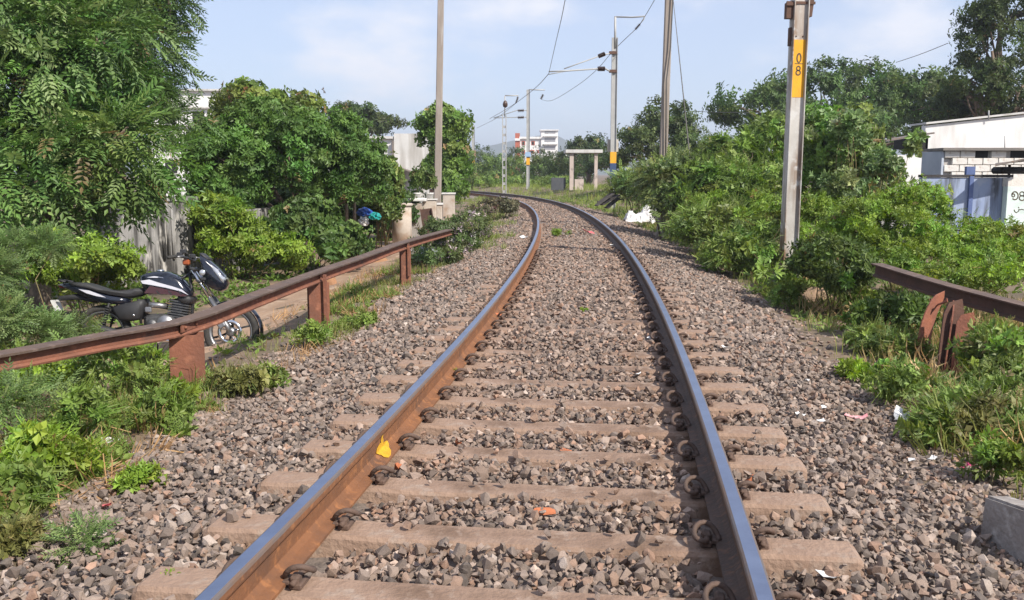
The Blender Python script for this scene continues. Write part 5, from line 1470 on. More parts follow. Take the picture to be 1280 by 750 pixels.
# ---- far white and red building beyond the bend
Yb = 230
a = at(670, 195, Yb)
root = empty('white_red_building', (a.x, Yb, gz(a.x, Yb))); tag(root, 'far white multi-storey building with red stair tower beyond the thicket', 'building')
O = root.location.copy()
def zb(py): return at(670, py, Yb).z - O.z
def xb(px): return at(px, 200, Yb).x - O.x
brick_r = mat('red_paint', (0.42, 0.12, 0.07), (0.36, 0.10, 0.06), rough=.8, scale=1, bump=0)
def bb(name, m, x0, x1, y0, y1, yoff=0, dep=.3, parent=root):
    mb = MB(); mb.box(((xb(x0) + xb(x1)) / 2, yoff + dep / 2, (zb(y0) + zb(y1)) / 2), (abs(xb(x1) - xb(x0)), dep, abs(zb(y0) - zb(y1)))); return mb.build(name, m, parent)
bb('wall', white_p, 650, 676, 172, 222, 0, 8)
bb('wall', white_p, 676.2, 697, 163.5, 222, -.6, 8)
bb('stair_tower', brick_r, 644, 649.8, 166.5, 222, -.4, 6)
bb('storey_band', white_p, 643.5, 650, 173, 176, -.7, .3)
bb('storey_band', white_p, 643.5, 650, 185, 188, -.7, .3)
bb('parapet', white_p, 649, 677, 171, 173.5, -.5, .5)
for (x0, x1, y0, y1) in ((652, 656.5, 176, 181.5), (664, 668.5, 176, 181.5), (652, 656.5, 187.5, 192), (662, 668, 187.5, 191.5), (671, 674, 187.5, 191.5)):
    w_ = bb('window', brick_r, x0, x1, y0, y1, -.06, .05)
    bb('pane', dark_open, x0 + .8, x1 - 1.2, y0 + 1, y1 - .6, -.09, .02, w_)
for (y0, y1) in ((164.5, 167), (173, 177.5), (183, 187)):
    bb('balcony_opening', mat('shade_grey', (.28, .28, .3), (.24, .24, .26), rough=.9, scale=1), 680.5, 694, y0, y1, -.66, .05)
for (y0) in (169.5, 179.5): bb('balcony_slab', white_p, 679, 696.5, y0, y0 + 1.2, -1.3, .6)
bb('roof_slab', white_p, 675, 698, 162.2, 163.4, -1, 8)
# ---- another pale house line at the far side
a = at(714, 190, 260)
root = empty('low_far_house', (a.x, 260, gz(a.x, 260))); tag(root, 'low pale far house beside the white and red building', 'house')
mb = MB(); mb.box((-2, 2, 3.5), (6, 4, 7)); mb.build('wall', white_p, root)
mb = MB(); mb.box((-2, 1.9, 7.06), (6.6, 4.6, .12)); mb.build('roof', tin, root)
for k_ in range(2): mb = MB(); mb.box((-3.4 + 2.8 * k_, -.02, 5.4), (1.1, .03, 1.2)); mb.build('window', dark_open, root)
# ---- small concrete shelter
Ys = 65
a = at(731, 236, Ys)
root = empty('concrete_shelter', (a.x, Ys, min(a.z, gz(a.x, Ys)))); tag(root, 'small open concrete shelter with flat slab roof beside the banded mast', 'shelter')
O = root.location.copy()
def ps(px, py): q = at(px, py, Ys); return q.x - O.x, q.z - O.z
oldc = mat('old_concrete2', (.52, .44, .39), (.44, .37, .32), rough=.9, scale=2, bump=.2, stain=(.2, .17, .15), stain_scale=2)
x0, z0 = ps(707, 187); x1, z1 = ps(753, 191)
mb = MB(); mb.box(((x0 + x1) / 2, 1.0, (z0 + z1) / 2), (x1 - x0, 2.6, z0 - z1)); mb.build('roof', plaster, root)
for (px, w_, y_) in ((714.5, .27, 0), (745, .22, .0), (718, .22, 2.0), (748, .22, 2.0)):
    xx, _z = ps(px, 200); mb = MB(); mb.box((xx, y_, z1 / 2 - .02), (w_, .25, z1 - .04)); mb.build('post', oldc, root)
xx, zz = ps(724, 224); mb = MB(); mb.box((xx, .05, zz / 2), (.62, .3, zz)); mb.build('low_wall', oldc, root)
mb = MB(); mb.box((ps(700, 0)[0], .6, ps(0, 222)[1] * .5), (1.0, .6, ps(0, 222)[1])); o = mb.build('dark_tank', mat('tank_grey', (.06, .065, .075), (.08, .085, .09), rough=.7, scale=3), root)

# ---- sheds on the right
root = empty('white_shed', at(1230, 215, 30)); root.location.z = gz(root.location.x, 30)
tag(root, 'large shed with plain white sloping-topped wall behind the blue wall', 'shed')
O = root.location.copy()
def pr(px, py, Y): return at(px, py, Y) - O
mb = MB()
P = [pr(1157, 157, 30), pr(1340, 137, 30), pr(1340, 260, 30), pr(1157, 260, 30)]
mb.add([p for p in P] + [p + Vector((0, .3, 0)) for p in P], [(0, 1, 2, 3), (7, 6, 5, 4), (0, 4, 5, 1), (1, 5, 6, 2), (2, 6, 7, 3), (3, 7, 4, 0)]); mb.build('wall', white_p, root)
mb = MB()
Q = [pr(1156, 155.5, 30) + Vector((0, -.1, 0)), pr(1341, 135.5, 30) + Vector((0, -.1, 0)), pr(1341, 135.5, 30) + Vector((0, 1.2, 0)), pr(1156, 155.5, 30) + Vector((0, 1.2, 0))]
mb.add(Q + [q + Vector((0, 0, .06)) for q in Q], [(3, 2, 1, 0), (4, 5, 6, 7), (0, 1, 5, 4), (1, 2, 6, 5), (2, 3, 7, 6), (3, 0, 4, 7)]); mb.build('roof', plaster, root)
mb = MB(); q = pr(1125, 200, 29.5); mb.box((q.x, q.y, q.z - .4), (1.7, .25, 1.1)); mb.build('low_wall', white_p, root)
mb = MB(); q = pr(1142, 180, 30.5); mb.box((q.x - .1, q.y, q.z), (.7, 1.0, .34)); mb.build('dark_bay', dark_open, root)
mb = MB(); q = pr(1128, 172, 29.6); mb.box((q.x, q.y, q.z), (1.5, 1.2, .05), Matrix.Rotation(-.16, 3, 'Y')); mb.build('tin_roof', tin, root)
rod('vent_pipe', [pr(1236, 150, 29.9), pr(1236, 138, 29.9)], .02, root)
# ---- white-washed block outhouse
YB = 24
root = empty('block_outhouse', at(1240, 218, YB)); root.location.z = gz(root.location.x, YB)
tag(root, 'white-washed concrete block outhouse with square vent holes in front of the shed', 'outhouse')
O = root.location.copy()
xa, xc = (at(1181, 200, YB) - O).x, (at(1310, 200, YB) - O).x
zt_ = (at(1200, 188, YB) - O).z
core = MB(); core.box(((xa + xc) / 2, .62, zt_ / 2), (xc - xa - .05, 1.0, zt_ - .02)); core.build('wall_core', mat('mortar', (.42, .40, .38), (.34, .32, .30), rough=.95, scale=5), root)
white_b = mat('white_washed_block', (0.72, 0.70, 0.66), (0.62, 0.59, 0.55), rough=.92, scale=3, bump=.4, bscale=25, c3=(.48, .40, .34), stain=(.40, .33, .27), stain_rng=(.58, .72), stain_scale=2.2)
blk_me = MB().box((0, 0, 0), (.38, .12, .165), bev=.008).mesh('block', white_b)
nrow = int((zt_ - .05) / .18)
vents = [((at(1229, 191, YB) - O).x, (at(1229, 191, YB) - O).z), ((at(1275, 191, YB) - O).x, (at(1275, 191, YB) - O).z)]
rg_ = random.Random(3)
for r_ in range(nrow):
    z = zt_ - .10 - r_ * .18
    x = xa + .2 + (.2 if r_ % 2 else 0)
    while x < xc:
        if not any(abs(x - vx) < .30 and abs(z - vz) < .14 for vx, vz in vents) and z > .6:
            o = link('block', blk_me, root); o.location = (x, .085 + rg_.uniform(-.006, .006), z); o.rotation_euler = (0, rg_.uniform(-.01, .01), 0)
        x += .40
for vx, vz in vents:
    mb = MB(); mb.box((vx, .115, vz - .03), (.36, .02, .24)); mb.build('vent_hole', dark_open, root)
mb = MB(); wall_box(mb, (xa, .05), (xa - .10, 1.0), 0, zt_ - .02, .06); mb.build('side_wall', mat('pale_blue_wash', (.42, .46, .52), (.34, .38, .45), rough=.9, scale=2, bump=.1), root)
mb = MB(); mb.box(((xa + xc) / 2, .6, zt_ + .03), (xc - xa + .2, 1.4, .07)); mb.build('roof', mat('roof_edge', (.14, .13, .12), (.22, .2, .18), rough=.9, scale=4), root)
rod('aerial', [at(1256, 187, YB) - O, at(1256, 170, YB) - O], .012, root)
# ---- blue compound wall with dark top
YW = 21
root = empty('blue_wall', at(1220, 270, YW)); root.location.z = gz(root.location.x, YW)
tag(root, 'faded blue compound wall with black water-stained coping above the feathery bush', 'wall')
O = root.location.copy()
xs = [(at(px, 240, YW) - O).x for px in (1150, 1211, 1212.5, 1238, 1260)]
zt_ = (at(1210, 222, YW) - O).z
for (x0, x1, y_) in ((xs[0], xs[1], .0), (xs[2], xs[4], -.04)):
    mb = MB(); mb.box(((x0 + x1) / 2, y_, zt_ / 2), (x1 - x0, .2, zt_)); mb.build('wall_panel', blue_w, root)
    mb = MB(); mb.box(((x0 + x1) / 2, y_, zt_ + .035), (x1 - x0 + .02, .25, .06)); mb.build('coping', mat('black_coping', (.035, .033, .035), (.07, .065, .065), rough=.95, scale=4, bump=.4), root)
mb = MB(); mb.box((xs[1] - .03, -.14, zt_ / 2 + .02), (.09, .07, zt_ + .03)); mb.build('blue_pipe', mat('pipe_blue', (.08, .12, .27), (.11, .15, .30), rough=.6, scale=5), root)
mb = MB(); mb.box(((at(1218, 212, YW) - O).x, .2, zt_ + .14), (.20, .1, .22)); mb.build('post_stub', _M['pipe_blue'], root)
q = at(1128, 240, YW) - O
mb = MB(); mb.box((q.x, .1, zt_ / 2 - .1), (.9, .2, zt_ - .2)); mb.build('wall_panel', mossy, root)
# dark thatch-like canopy
root = empty('dark_canopy', at(1275, 216, 20.4)); tag(root, 'dark ragged sheet canopy sticking out over the painted sign', 'canopy'); O = root.location.copy()
root.location.z = gz(O.x, 20.4); O = root.location.copy()
mb = MB()
Pc = [at(1244, 208, 20.2) - O, at(1300, 196, 20.2) - O, at(1300, 200, 21.4) - O, at(1244, 206, 21.4) - O]
mb.add(Pc + [p + Vector((0, 0, .04)) for p in Pc], [(3, 2, 1, 0), (4, 5, 6, 7), (0, 1, 5, 4), (1, 2, 6, 5), (2, 3, 7, 6), (3, 0, 4, 7)]); mb.build('sheet', tin, root)
mb = MB(); q = at(1275, 213, 21) - O; mb.box(q, (1.1, .5, .16), bev=.05); mb.build('tarpaulin', dark_open, root)
for px in (1262, 1296):
    q = at(px, 206, 21.2) - O; rod('prop', [(q.x, q.y, 0), (q.x, q.y, q.z)], .03, root, brown_i)
# painted sign on the wall end
root = empty('painted_sign', at(1280, 275, 20.6)); root.location.z = gz(root.location.x, 20.6)
tag(root, 'pale green-white painted wall sign with black numerals at the blue wall end', 'sign')
O = root.location.copy()
x0, z1 = (at(1260, 232, 20.6) - O).x, (at(1260, 233, 20.6) - O).z
sgn = mat('sign_paint', (0.66, 0.76, 0.72), (0.60, 0.70, 0.66), rough=.8, scale=3, bump=.05, stain=(.5, .58, .55), stain_scale=4)
mb = MB(); mb.box((x0 + .75, .1, z1 / 2), (1.5, .2, z1)); pn = mb.build('sign_wall', sgn, root)
mb = MB(); mb.box((x0 + .75, .12, z1 + .09), (1.5, .24, .18)); mb.build('block_course', white_b, root)
mb = MB()
kx = 20.6 / FPX
def sgp(px, py): q = at(px, py, 20.6) - O; return (q.x, q.z)
ip = lambda q: Vector(q)
def stroke(pxs, w_): glyph_seg(mb, [sgp(*p) for p in pxs], w_, -.003, ip)
def ovalp(cx_, cy_, rx, ry, n=14, a0=0, a1=6.2832): return [(cx_ + rx * math.cos(a0 + (a1 - a0) * i / n), cy_ - ry * math.sin(a0 + (a1 - a0) * i / n)) for i in range(n + 1)]
# curled numeral: hook with an inner curl, then an open-topped eight
stroke(ovalp(1268.6, 244.6, 4.0, 5.0, 16, 2.9, -2.4), .028)
stroke(ovalp(1266.6, 244.2, 1.8, 1.9, 12), .026)
stroke(ovalp(1277.5, 242.3, 2.8, 2.6, 12), .026)
stroke(ovalp(1277.5, 247.6, 3.4, 3.0, 12), .026)
stroke(ovalp(1287, 245, 4, 5, 12), .026)
stroke([(1267.5, 262), (1268.5, 264.5), (1270.5, 266), (1273, 264), (1274, 261)], .022)
stroke([(1274.5, 262.5), (1277, 261.5), (1280, 262.5)], .02)
stroke([(1272.5, 258.8), (1274, 260)], .02)
mb.build('lettering', ink, pn)

# ================================================================== SMALL THINGS
pale_c = mat('pale_concrete', (0.50, 0.44, 0.38), (0.42, 0.36, 0.30), rough=.9, scale=3, bump=.3, stain=(.34, .24, .17), stain_scale=2.5, stain_rng=(.5, .7))
white_c = mat('white_glaze', (0.70, 0.69, 0.66), (0.62, 0.60, 0.57), rough=.5, scale=5, bump=.05)
def set_on(px, py, z=-.2): p = onz(px, py, z); p.z = gz(p.x, p.y); return p
YD = 25.5
def gp(px, Y=YD): q = at(px, 250, Y); return Vector((q.x, Y, gz(q.x, Y)))
def top_h(py, Y, base): return at(500, py, Y).z - base.z
b = gp(502, 25.0); h = top_h(254, 25, b)
root = empty('concrete_drum', b); tag(root, 'pale round concrete drum with a lid beside the climbing vine', 'drum')
MB().lathe([(0, -.1), (.27, -.1), (.265, h * .5), (.26, h - .08), (0, h - .08)], 24).build('body', pale_c, root)
MB().lathe([(.0, h - .079), (.29, h - .079), (.30, h - .04), (.28, h), (0, h)], 24).build('lid', pale_c, root)
b = gp(519, 27); h = top_h(248, 27, b)
root = empty('washing_slab', b); tag(root, 'white-topped concrete washing slab between the drum and pole', 'slab')
mb = MB(); mb.box((0, 0, h / 2 - .08), (.42, .5, h - .12)); mb.build('pedestal', pale_c, root)
mb = MB(); mb.box((0, 0, h - .04), (.66, .6, .09), bev=.02); mb.build('top', white_c, root)
mb = MB(); mb.box((.08, -.32, h * .35), (.3, .1, h * .68)); mb.build('panel', mat('grey_cement', (.34, .32, .29), (.27, .25, .23), rough=.9, scale=4), root)
def pot(px, py0, py1, Y, w, label, leaf):
    c = at(px, py1, Y); hh = at(px, py0, Y).z - c.z
    root = empty('plant_pot', c); tag(root, label, 'pot')
    MB().lathe([(0, 0), (w * .38, 0), (w * .46, hh * .8), (w * .52, hh * .82), (w * .52, hh), (w * .44, hh), (w * .42, hh * .9), (0, hh * .88)], 16).build('pot', white_c, root)
    rg = np.random.default_rng(int(px))
    V, F, C, _ = foliage([((0, 0, hh + .35), (.16, .16, .34))], 16, 14, .11, 'broad', *leaf, rg, size=(.7, 1.2))
    link('plant', np_mesh('plant', V, F, leaf_a, C), root)
    mb = MB(); mb.tube([(0, 0, hh * .85), (.02, 0, hh + .35)], .012, 5); mb.build('stem', stem_m, root)
    return root
pot(521, 241, 248.2, 27, .2, 'white flower pot standing on the washing slab', G_FAR)
b = gp(537, 27.5); h = top_h(250, 27.5, b)
root = empty('brick_stand', b); tag(root, 'low rendered brick stand under the second white pot', 'stand'); mb = MB(); mb.box((0, 0, h / 2 - .05), (.40, .35, h + .1), bev=.02); mb.build('body', pale_c, root)
mb = MB(); mb.box((0, 0, h + .02), (.46, .4, .03)); mb.build('top', white_c, root)
pot(537, 241, 249, 27.5, .24, 'larger white pot standing on the low brick stand', G_FAR)
for (px, py, Y, w_, lab) in ((546, 254, 30, .34, 'pale rendered gate pillar right at the foot of the tall pole'), (561, 241, 33, .42, 'taller pale rendered pillar just beyond the tall pole'), (497, 243, 27.5, .22, 'short white post behind the round drum')):
    b = gp(px, Y); h = top_h(py, Y, b)
    root = empty('wall_pillar', b); tag(root, lab, 'pillar')
    mb = MB(); mb.box((0, 0, h / 2 - .1), (w_, w_ * .9, h + .1), bev=.015); mb.build('shaft', pale_c, root)
    mb = MB(); mb.box((0, 0, h - .02), (w_ + .06, w_ * .9 + .06, .05)); mb.build('cap', white_c, root)
b = gp(539, 21.5); h = top_h(258, 21.5, b)
root = empty('rusty_stub', b); tag(root, 'leaning dark rusty steel stub beyond the end of the red barrier', 'stub')
mb = MB(); mb.box((-.05, 0, h / 2 - .1), (.25, .012, h + .1), Matrix.Rotation(-.14, 3, 'Y')); mb.build('web', _M['dark_rust_and_shade'], root)
for sd in (-1, 1): mb = MB(); mb.box((-.05 + sd * .13, 0, h / 2 - .1 + .01 * sd), (.014, .12, h + .1), Matrix.Rotation(-.14, 3, 'Y')); mb.build('flange', _M['dark_rust_and_shade'], root)
# bags
def bag(px, py, Y, rx, ry, rz, colr, label, seed, name='rubbish_bag'):
    c = at(px, py, Y); rg = np.random.default_rng(seed)
    bm = bmesh.new(); bmesh.ops.create_icosphere(bm, subdivisions=3, radius=1)
    for v in bm.verts:
        n = v.co.normalized()
        k_ = 1 + .16 * math.sin(n.x * 5 + seed) * math.cos(n.y * 6) + .12 * math.sin(n.z * 9 + n.x * 7 + seed) + rg.uniform(-.05, .05)
        v.co = Vector((n.x * rx * k_, n.y * ry * k_, max(n.z * rz * k_, -rz * .6)))
    me = bpy.data.meshes.new('bag'); bm.to_mesh(me); bm.free()
    me.materials.append(mat('plastic_' + name + str(seed), colr, tuple(x * .8 for x in colr), rough=.4, scale=6, bump=.5, bscale=9))
    o = link(name, me); o.location = (c.x, c.y, max(c.z, gz(c.x, c.y) + rz * .4)); tag(o, label, 'bag'); return o
bag(456, 266, 22, .18, .2, .13, (.03, .10, .42), 'blue plastic bag in the weeds beneath the spreading bush', 1)
bag(469, 271, 21.7, .14, .16, .11, (.02, .32, .30), 'teal plastic bag lying beside the blue bag', 2)
bag(454, 278, 21.6, .12, .14, .13, (.62, .60, .58), 'dirty white sack just below the blue bag', 3)
# dry cut trunks under the bush
for (x0, y0, x1, y1, r_, lab) in ((431, 290, 433, 250, .05, 'bare brown stump upright under the spreading bush'), (441, 286, 443, 252, .045, 'second bare stump standing next to the bags'), (446, 297, 421, 268, .028, 'dry broken branch slanting to the ground below the bags')):
    a, c = at(x0, y0, 21.6), at(x1, y1, 21.8); a.z = gz(a.x, a.y) - .05 if r_ > .03 else a.z
    mb = MB(); mb.tube([Vector(), (c - a) * .5 + Vector((.02, 0, 0)), c - a], [r_ * 1.2, r_, r_ * .7], 8); o = mb.build('dead_stump' if r_ > .03 else 'dead_branch', mat('dry_wood', (.36, .25, .17), (.27, .18, .12), rough=.9, scale=7, bump=.5, stretch=(1, 1, .3)), None)
    o.location = a; tag(o, lab, 'stump' if r_ > .03 else 'branch')
# soil mounds
def mound(px, py, Y, rx, ry, h, m, label, seed):
    c = at(px, py, Y); z = gz(c.x, Y); n = 20
    vs_, fs_ = [(0, 0, h)], []
    rg = np.random.default_rng(seed)
    for i in range(1, 6):
        for j in range(n):
            a = 2 * math.pi * j / n; r_ = i / 5
            vs_.append((math.cos(a) * rx * r_ * (1 + .2 * math.sin(3 * a + seed)), math.sin(a) * ry * r_ * (1 + .2 * math.cos(2 * a)), h * (1 - r_ ** 1.6) + rg.uniform(-.02, .02) - (.1 if i == 5 else 0)))
    fs_ += [(0, 1 + j, 1 + (j + 1) % n) for j in range(n)]
    for i in range(4):
        for j in range(n): fs_.append((1 + i * n + j, 1 + (i + 1) * n + j, 1 + (i + 1) * n + (j + 1) % n, 1 + i * n + (j + 1) % n))
    mb = MB(); mb.add(vs_, fs_, 0, True); o = mb.build('soil_mound', m, None); o.location = (c.x, Y, z); tag(o, label, 'mound')
red_soil = mat('red_soil', (.36, .19, .10), (.28, .15, .08), rough=.95, scale=5, bump=.8, bscale=20)
mound(462, 290, 20.4, .55, .5, .22, red_soil, 'orange-red earth heap in the weeds under the bags', 4)
mound(1022, 362, 12.6, .32, .4, .20, mat('brown_soil', (.33, .22, .14), (.25, .17, .11), rough=.95, scale=5, bump=.8, bscale=20), 'small bare brown earth hump below the numbered mast', 5)
mound(412, 322, 15.6, .12, .12, .22, red_soil, 'small orange clay lump beside the path behind the barrier', 6)
# white tarpaulin heap
root = empty('tarpaulin_heap', at(803, 274, 30)); root.location.z = max(gz(root.location.x, 30), at(803, 276, 30).z); tag(root, 'crumpled dirty white tarpaulin heap on the grass by the outer rail', 'tarpaulin')
tarp = mat('white_tarp', (.66, .64, .62), (.54, .52, .50), rough=.6, scale=4, bump=.6, bscale=10, stain=(.36, .33, .30), stain_scale=3, stain_rng=(.58, .7))
def cloth(nx_, ny_, wx, wy, hfun, m, name, parent, seed):
    rg = np.random.default_rng(seed); vs_, fs_ = [], []
    for i in range(nx_):
        for j in range(ny_):
            x, y = (i / (nx_ - 1) - .5), (j / (ny_ - 1) - .5)
            vs_.append((x * wx + rg.normal(0, .02), y * wy + rg.normal(0, .02), hfun(x, y) + rg.normal(0, .022)))
    for i in range(nx_ - 1):
        for j in range(ny_ - 1): fs_.append((i * ny_ + j, (i + 1) * ny_ + j, (i + 1) * ny_ + j + 1, i * ny_ + j + 1))
    return MB().add(vs_, fs_).build(name, m, parent)
cloth(20, 14, 1.15, .9, lambda x, y: max(0, .50 * (1 - (abs(y) * 2) ** 2) * (.70 + .7 * x - 1.2 * max(0, x - .2) + .22 * math.sin(x * 13) * math.cos(y * 6)) * (1 if x > -.45 else .3)), tarp, 'sheet', root, 1)
cloth(10, 10, .45, .5, lambda x, y: .42 + .25 * (1 - 4 * y * y) * (1 - 3 * x * x) - .45 * (abs(x) * 2) ** 3, tarp, 'fold', root, 2).location = (.5, .1, -.05)
o = bag(829, 257.5, 30.2, .07, .07, .08, (.62, .12, .14), 'small pink-red bag on top of the white tarpaulin heap', 7)
# dark broken boards beyond the rail
for i, (x0, y0, x1, y1) in enumerate(((745, 257, 766, 242), (752, 256, 773, 244), (748, 252, 778, 249), (758, 260, 770, 250))):
    a, c = at(x0, y0, 36 + .2 * i), at(x1, y1, 36.4 + .2 * i)
    L_ = (c - a); mb = MB(); M = L_.to_track_quat('X', 'Z').to_matrix()
    mb.box(L_ / 2, (L_.length, .22, .04), M); mb.box(L_ / 2 + Vector((0, .1, .05)), (L_.length * .8, .05, .06), M)
    o = mb.build('broken_board', mat('charred_board', (.045, .04, .038), (.08, .07, .065), rough=.9, scale=5, bump=.4), None); o.location = a
    tag(o, 'dark broken board in the heap beyond the outer rail', 'board', 'broken boards heaped beyond the outer rail')
# concrete slab at the lower right
c = onz(1262, 668, -.12)
mb = MB()
P0, P1_ = onz(1222, 662, -.16), onz(1300, 708, -.16)
d = (P1_ - P0); d.z = 0; n = Vector((-d.y, d.x, 0)).normalized()
ths = .16
vs_ = [P0, P1_, P1_ + n * ths, P0 + n * ths, P0 + Vector((0, 0, .17)) + n * .02, P1_ + Vector((0, 0, .22)) + n * .02, P1_ + Vector((0, 0, .21)) + n * ths, P0 + Vector((0, 0, .155)) + n * ths]
vs_ = [v - P0 for v in vs_]
for i in range(4): vs_[i] = vs_[i] + Vector((0, 0, -.2))
mb.add(vs_, [(3, 2, 1, 0), (4, 5, 6, 7), (0, 1, 5, 4), (1, 2, 6, 5), (2, 3, 7, 6), (3, 0, 4, 7)])
me = mb.mesh('concrete_slab', mat('slab_concrete', (.33, .30, .275), (.26, .235, .215), rough=.9, scale=5, bump=.6, bscale=30, c3=(.4, .37, .34), stain=(.2, .17, .15), stain_scale=4))
bm = bmesh.new(); bm.from_mesh(me); bmesh.ops.bevel(bm, geom=bm.edges[:], offset=.012, segments=2, affect='EDGES'); bm.to_mesh(me); bm.free()
o = link('concrete_slab', me); o.location = P0; tag(o, 'grey concrete slab edge tilted at the right ballast foot', 'slab')

# ---- litter
def zsurf(p):
    S_, U_ = to_su(p.x, p.y)
    return max(gz(p.x, p.y), float(ballast_h(S_, U_)[0]) if abs(U_[0]) < 2.8 else -9)
def scrap(px, py, z, w, l, m, label, seed, group=None, name='paper_scrap', cat='litter', lift=.03, curl=.25):
    p = onz(px, py, z); p = onz(px, py, zsurf(p)); rg = np.random.default_rng(seed)
    vs_, fs_ = [], []
    for i in range(5):
        for j in range(4):
            x, y = i / 4 - .5, j / 3 - .5
            vs_.append((x * l + rg.normal(0, .04 * l), y * w + rg.normal(0, .05 * w), curl * w * (x * x * 3 + y * x) + rg.normal(0, .05 * w)))
    for i in range(4):
        for j in range(3): fs_.append((i * 4 + j, i * 4 + 4 + j, i * 4 + 5 + j, i * 4 + 1 + j))
    mb = MB().add(vs_, fs_); n = len(vs_)
    mb.add([(x, y, z_ - .003) for x, y, z_ in vs_], [f[::-1] for f in fs_])
    o = mb.build(name, m, None); o.location = (p.x, p.y, zsurf(p) + lift); o.rotation_euler = (rg.uniform(-.3, .3), rg.uniform(-.3, .3), rg.uniform(0, 6))
    tag(o, label, cat, group)
paper = mat('paper_white', (.72, .71, .69), (.62, .60, .58), rough=.7, scale=20, bump=.1)
pinkp = mat('paper_pink', (.60, .22, .24), (.66, .40, .38), rough=.7, scale=20, bump=.1)
silver = mat('foil_silver', (.60, .60, .61), (.5, .5, .5), rough=.35, metal=.4, scale=20, bump=.3)
ls = 'small white paper scrap lying on the right ballast slope'
for i, (px, py) in enumerate(((1000, 524), (1025, 532), (1008, 480), (1030, 515), (1140, 580), (905, 437), (1165, 578))):
    scrap(px, py, -.12, .035, .055, paper, ls, 400 + i, 'paper scraps on the right ballast slope')
scrap(1070, 527, -.15, .09, .13, pinkp, 'faded pink and white wrapper on the right ballast slope', 410, name='wrapper')
scrap(1128, 528, -.18, .12, .20, silver, 'grey plastic sheet scrap at the right ballast foot', 411, name='plastic_scrap')
scrap(1035, 729, -.1, .05, .09, paper, 'white torn paper between near sleeper end and right rail', 412)
scrap(122, 552, -.17, .09, .11, silver, 'crumpled silver wrapper at the left ballast edge', 413, name='wrapper', lift=.06)
scrap(140, 561, -.17, .07, .11, paper, 'torn white paper beside the silver wrapper', 414, lift=.05)
scrap(134, 638, -.17, .04, .05, mat('paper_red', (.55, .06, .07), (.5, .2, .2), rough=.7, scale=20), 'tiny red wrapper on the left ballast edge', 415, name='wrapper')
for i, (px, py) in enumerate(((815, 427), (795, 473), (800, 359), (765, 307))):
    scrap(px, py, 0, .045, .08, paper, 'white paper scrap between the rails close to the right rail', 420 + i, 'paper scraps by the right rail')
scrap(655, 298, 0, .12, .22, paper, 'white plastic piece just outside the left rail at the bend', 430, name='plastic_scrap')
scrap(638, 271, 0, .14, .2, paper, 'white scrap in the grass by the bush inside the bend', 431)
scrap(735, 291, 0, .16, .35, mat('cloth_pink', (.50, .12, .14), (.42, .12, .12), rough=.8, scale=20), 'faded red rag lying between the rails at the bend', 432, name='rag')
for i, (px, py) in enumerate(((880, 302), (877, 306), (850, 300))):
    scrap(px, py, -.1, .12, .18, paper, 'white plastic scrap at the foot of the creeping shrub', 440 + i, 'white scraps under the creeping shrub', 'plastic_scrap', lift=.08)
for i, (px, py) in enumerate(((1105, 412), (1110, 432), (1068, 440))):
    scrap(px, py, -.2, .06, .12, silver, 'pale plastic scrap on the bare earth under the right barrier', 450 + i, 'scraps under the right barrier', 'plastic_scrap', lift=.04)
# brick chips
bricky = mat('brick_orange', (.48, .16, .07), (.38, .13, .06), rough=.9, scale=12, bump=.4)
for i, (px, py, z, s3, lab) in enumerate(((682, 645, -.03, (.13, .035, .03), 'long orange brick sliver between the third and fourth near sleepers'), (707, 566, -.03, (.07, .035, .03), 'short orange brick chip by a sleeper in the middle of the track'), (573, 553, -.03, (.04, .035, .03), 'small orange chip near the yellow painted rail'), (498, 586, -.03, (.045, .04, .04), 'rusty orange stone at the foot of the left rail clip'), (938, 600, -.03, (.06, .05, .035), 'rust-orange liner piece beside the outer right rail clip'), (622, 396, 0, (.08, .06, .05), 'orange stone against the left rail further along'))):
    p = onz(px, py, z); bm = bmesh.new(); rg = random.Random(i)
    for _ in range(14):
        q = Vector((rg.uniform(-1, 1), rg.uniform(-1, 1), rg.uniform(-1, 1))).normalized(); q = Vector([math.copysign(abs(c_) ** .5, c_) for c_ in q])
        bm.verts.new((q.x * s3[0] * .5, q.y * s3[1] * .6, q.z * s3[2] * .6))
    bmesh.ops.convex_hull(bm, input=bm.verts[:]); bmesh.ops.delete(bm, geom=[v for v in bm.verts if not v.link_faces], context='VERTS')
    me = bpy.data.meshes.new('brick_chip'); bm.to_mesh(me); bm.free(); me.materials.append(bricky)
    for pf_ in me.polygons: pf_.use_smooth = False
    o = link('brick_chip', me); o.location = (p.x, p.y, zsurf(p) + s3[2] * .45); o.rotation_euler = (0, .1, rg.uniform(-.4, .4)); tag(o, lab, 'brick chip')
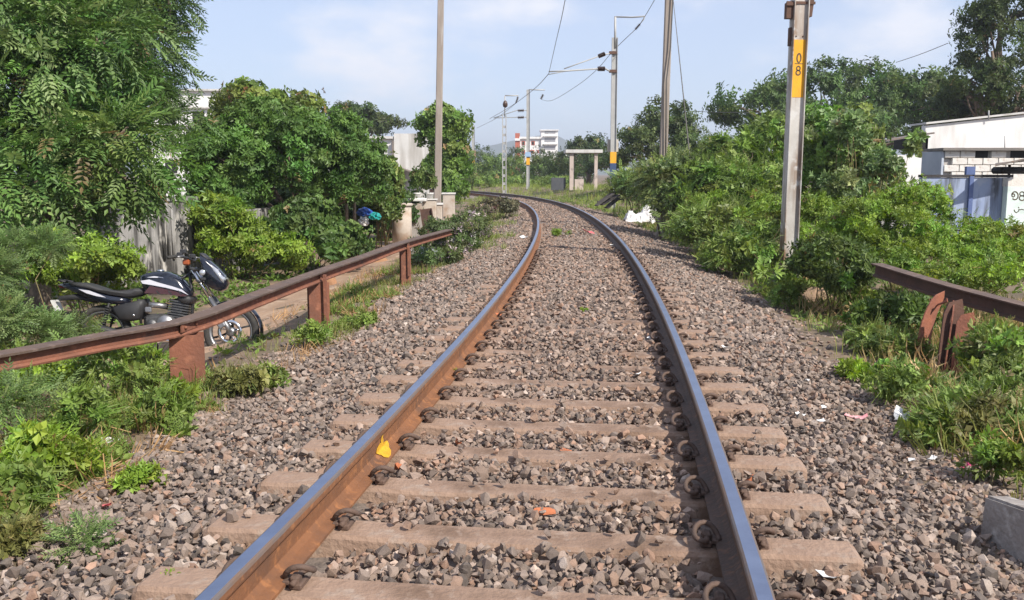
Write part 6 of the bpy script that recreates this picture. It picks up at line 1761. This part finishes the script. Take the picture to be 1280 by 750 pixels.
# pink flower head
c = at(1203, 590, 5.2); b = Vector((c.x, 5.2, gz(c.x, 5.2)))
root = empty('pink_flower', b); tag(root, 'bright pink flower in the weeds beside the tilted slab', 'flower')
MB().tube([(0, 0, 0), (.01, 0, (c.z - b.z) * .5), (0, 0, c.z - b.z)], .004, 5).build('stem', stem_m, root)
V, F = rosette(16, .05, .02, .5, 9, .02)
q = V.copy(); V = np.stack([q[:, 1], q[:, 2], q[:, 0]], 1) + np.array([0, 0, c.z - b.z])
link('petals', np_mesh('petals', np.concatenate([V, V * [1, 1, 1] + [.05, 0, .02]]), np.concatenate([F, F + len(V)]), mat('petal_pink', (.55, .05, .16), (.5, .08, .2), rough=.6, scale=9, bump=0)), root)
# ---- far hills
def hill(x0, x1, y, hts, name='hills'):
    n = len(hts); vs_, fs_ = [], []
    for j, (dy, k_) in enumerate(((-260, 0), (-120, .55), (0, 1), (200, .6), (420, 0))):
        for i in range(n): vs_.append((x0 + (x1 - x0) * i / (n - 1), y + dy, hts[i] * k_ * (1 + .12 * math.sin(i * 2.3 + j)) - .6))
    for j in range(4):
        for i in range(n - 1): fs_.append((j * n + i, j * n + i + 1, (j + 1) * n + i + 1, (j + 1) * n + i))
    mb = MB().add(vs_, fs_, 0, True); o = mb.build(name, mat('hill_scrub', (.06, .085, .045), (.10, .10, .06), rough=.95, scale=.02, bump=0), None); tag(o, kind='structure')
rgh = np.random.default_rng(8)
xh = np.linspace(-1400, 1500, 60)
hh = 38 + 26 * np.exp(-((xh - 30) / 130) ** 2) + 8 * np.sin(xh / 90) + 5 * np.sin(xh / 37 + 1) + rgh.uniform(-2, 2, 60)
hill(-1400, 1500, 1700, list(hh))
# ================================================================== HAZE
mb = MB(); mb.box((0, 1100, 40.5), (5200, 3400, 85))
hz = mb.build('haze', [], None)
hm = bpy.data.materials.new('haze_air'); hm.use_nodes = True
hn = hm.node_tree.nodes; hn.clear()
ho = hn.new('ShaderNodeOutputMaterial'); hv = hn.new('ShaderNodeVolumePrincipled')
hv.inputs['Color'].default_value = (0.80, 0.87, 1.0, 1)
hv.inputs['Density'].default_value = 0.0006
hv.inputs['Anisotropy'].default_value = 0.2
hm.node_tree.links.new(hv.outputs['Volume'], ho.inputs['Volume'])
hz.data.materials.append(hm)
tag(hz, 'pale blue morning haze filling the air', 'haze', kind='stuff')
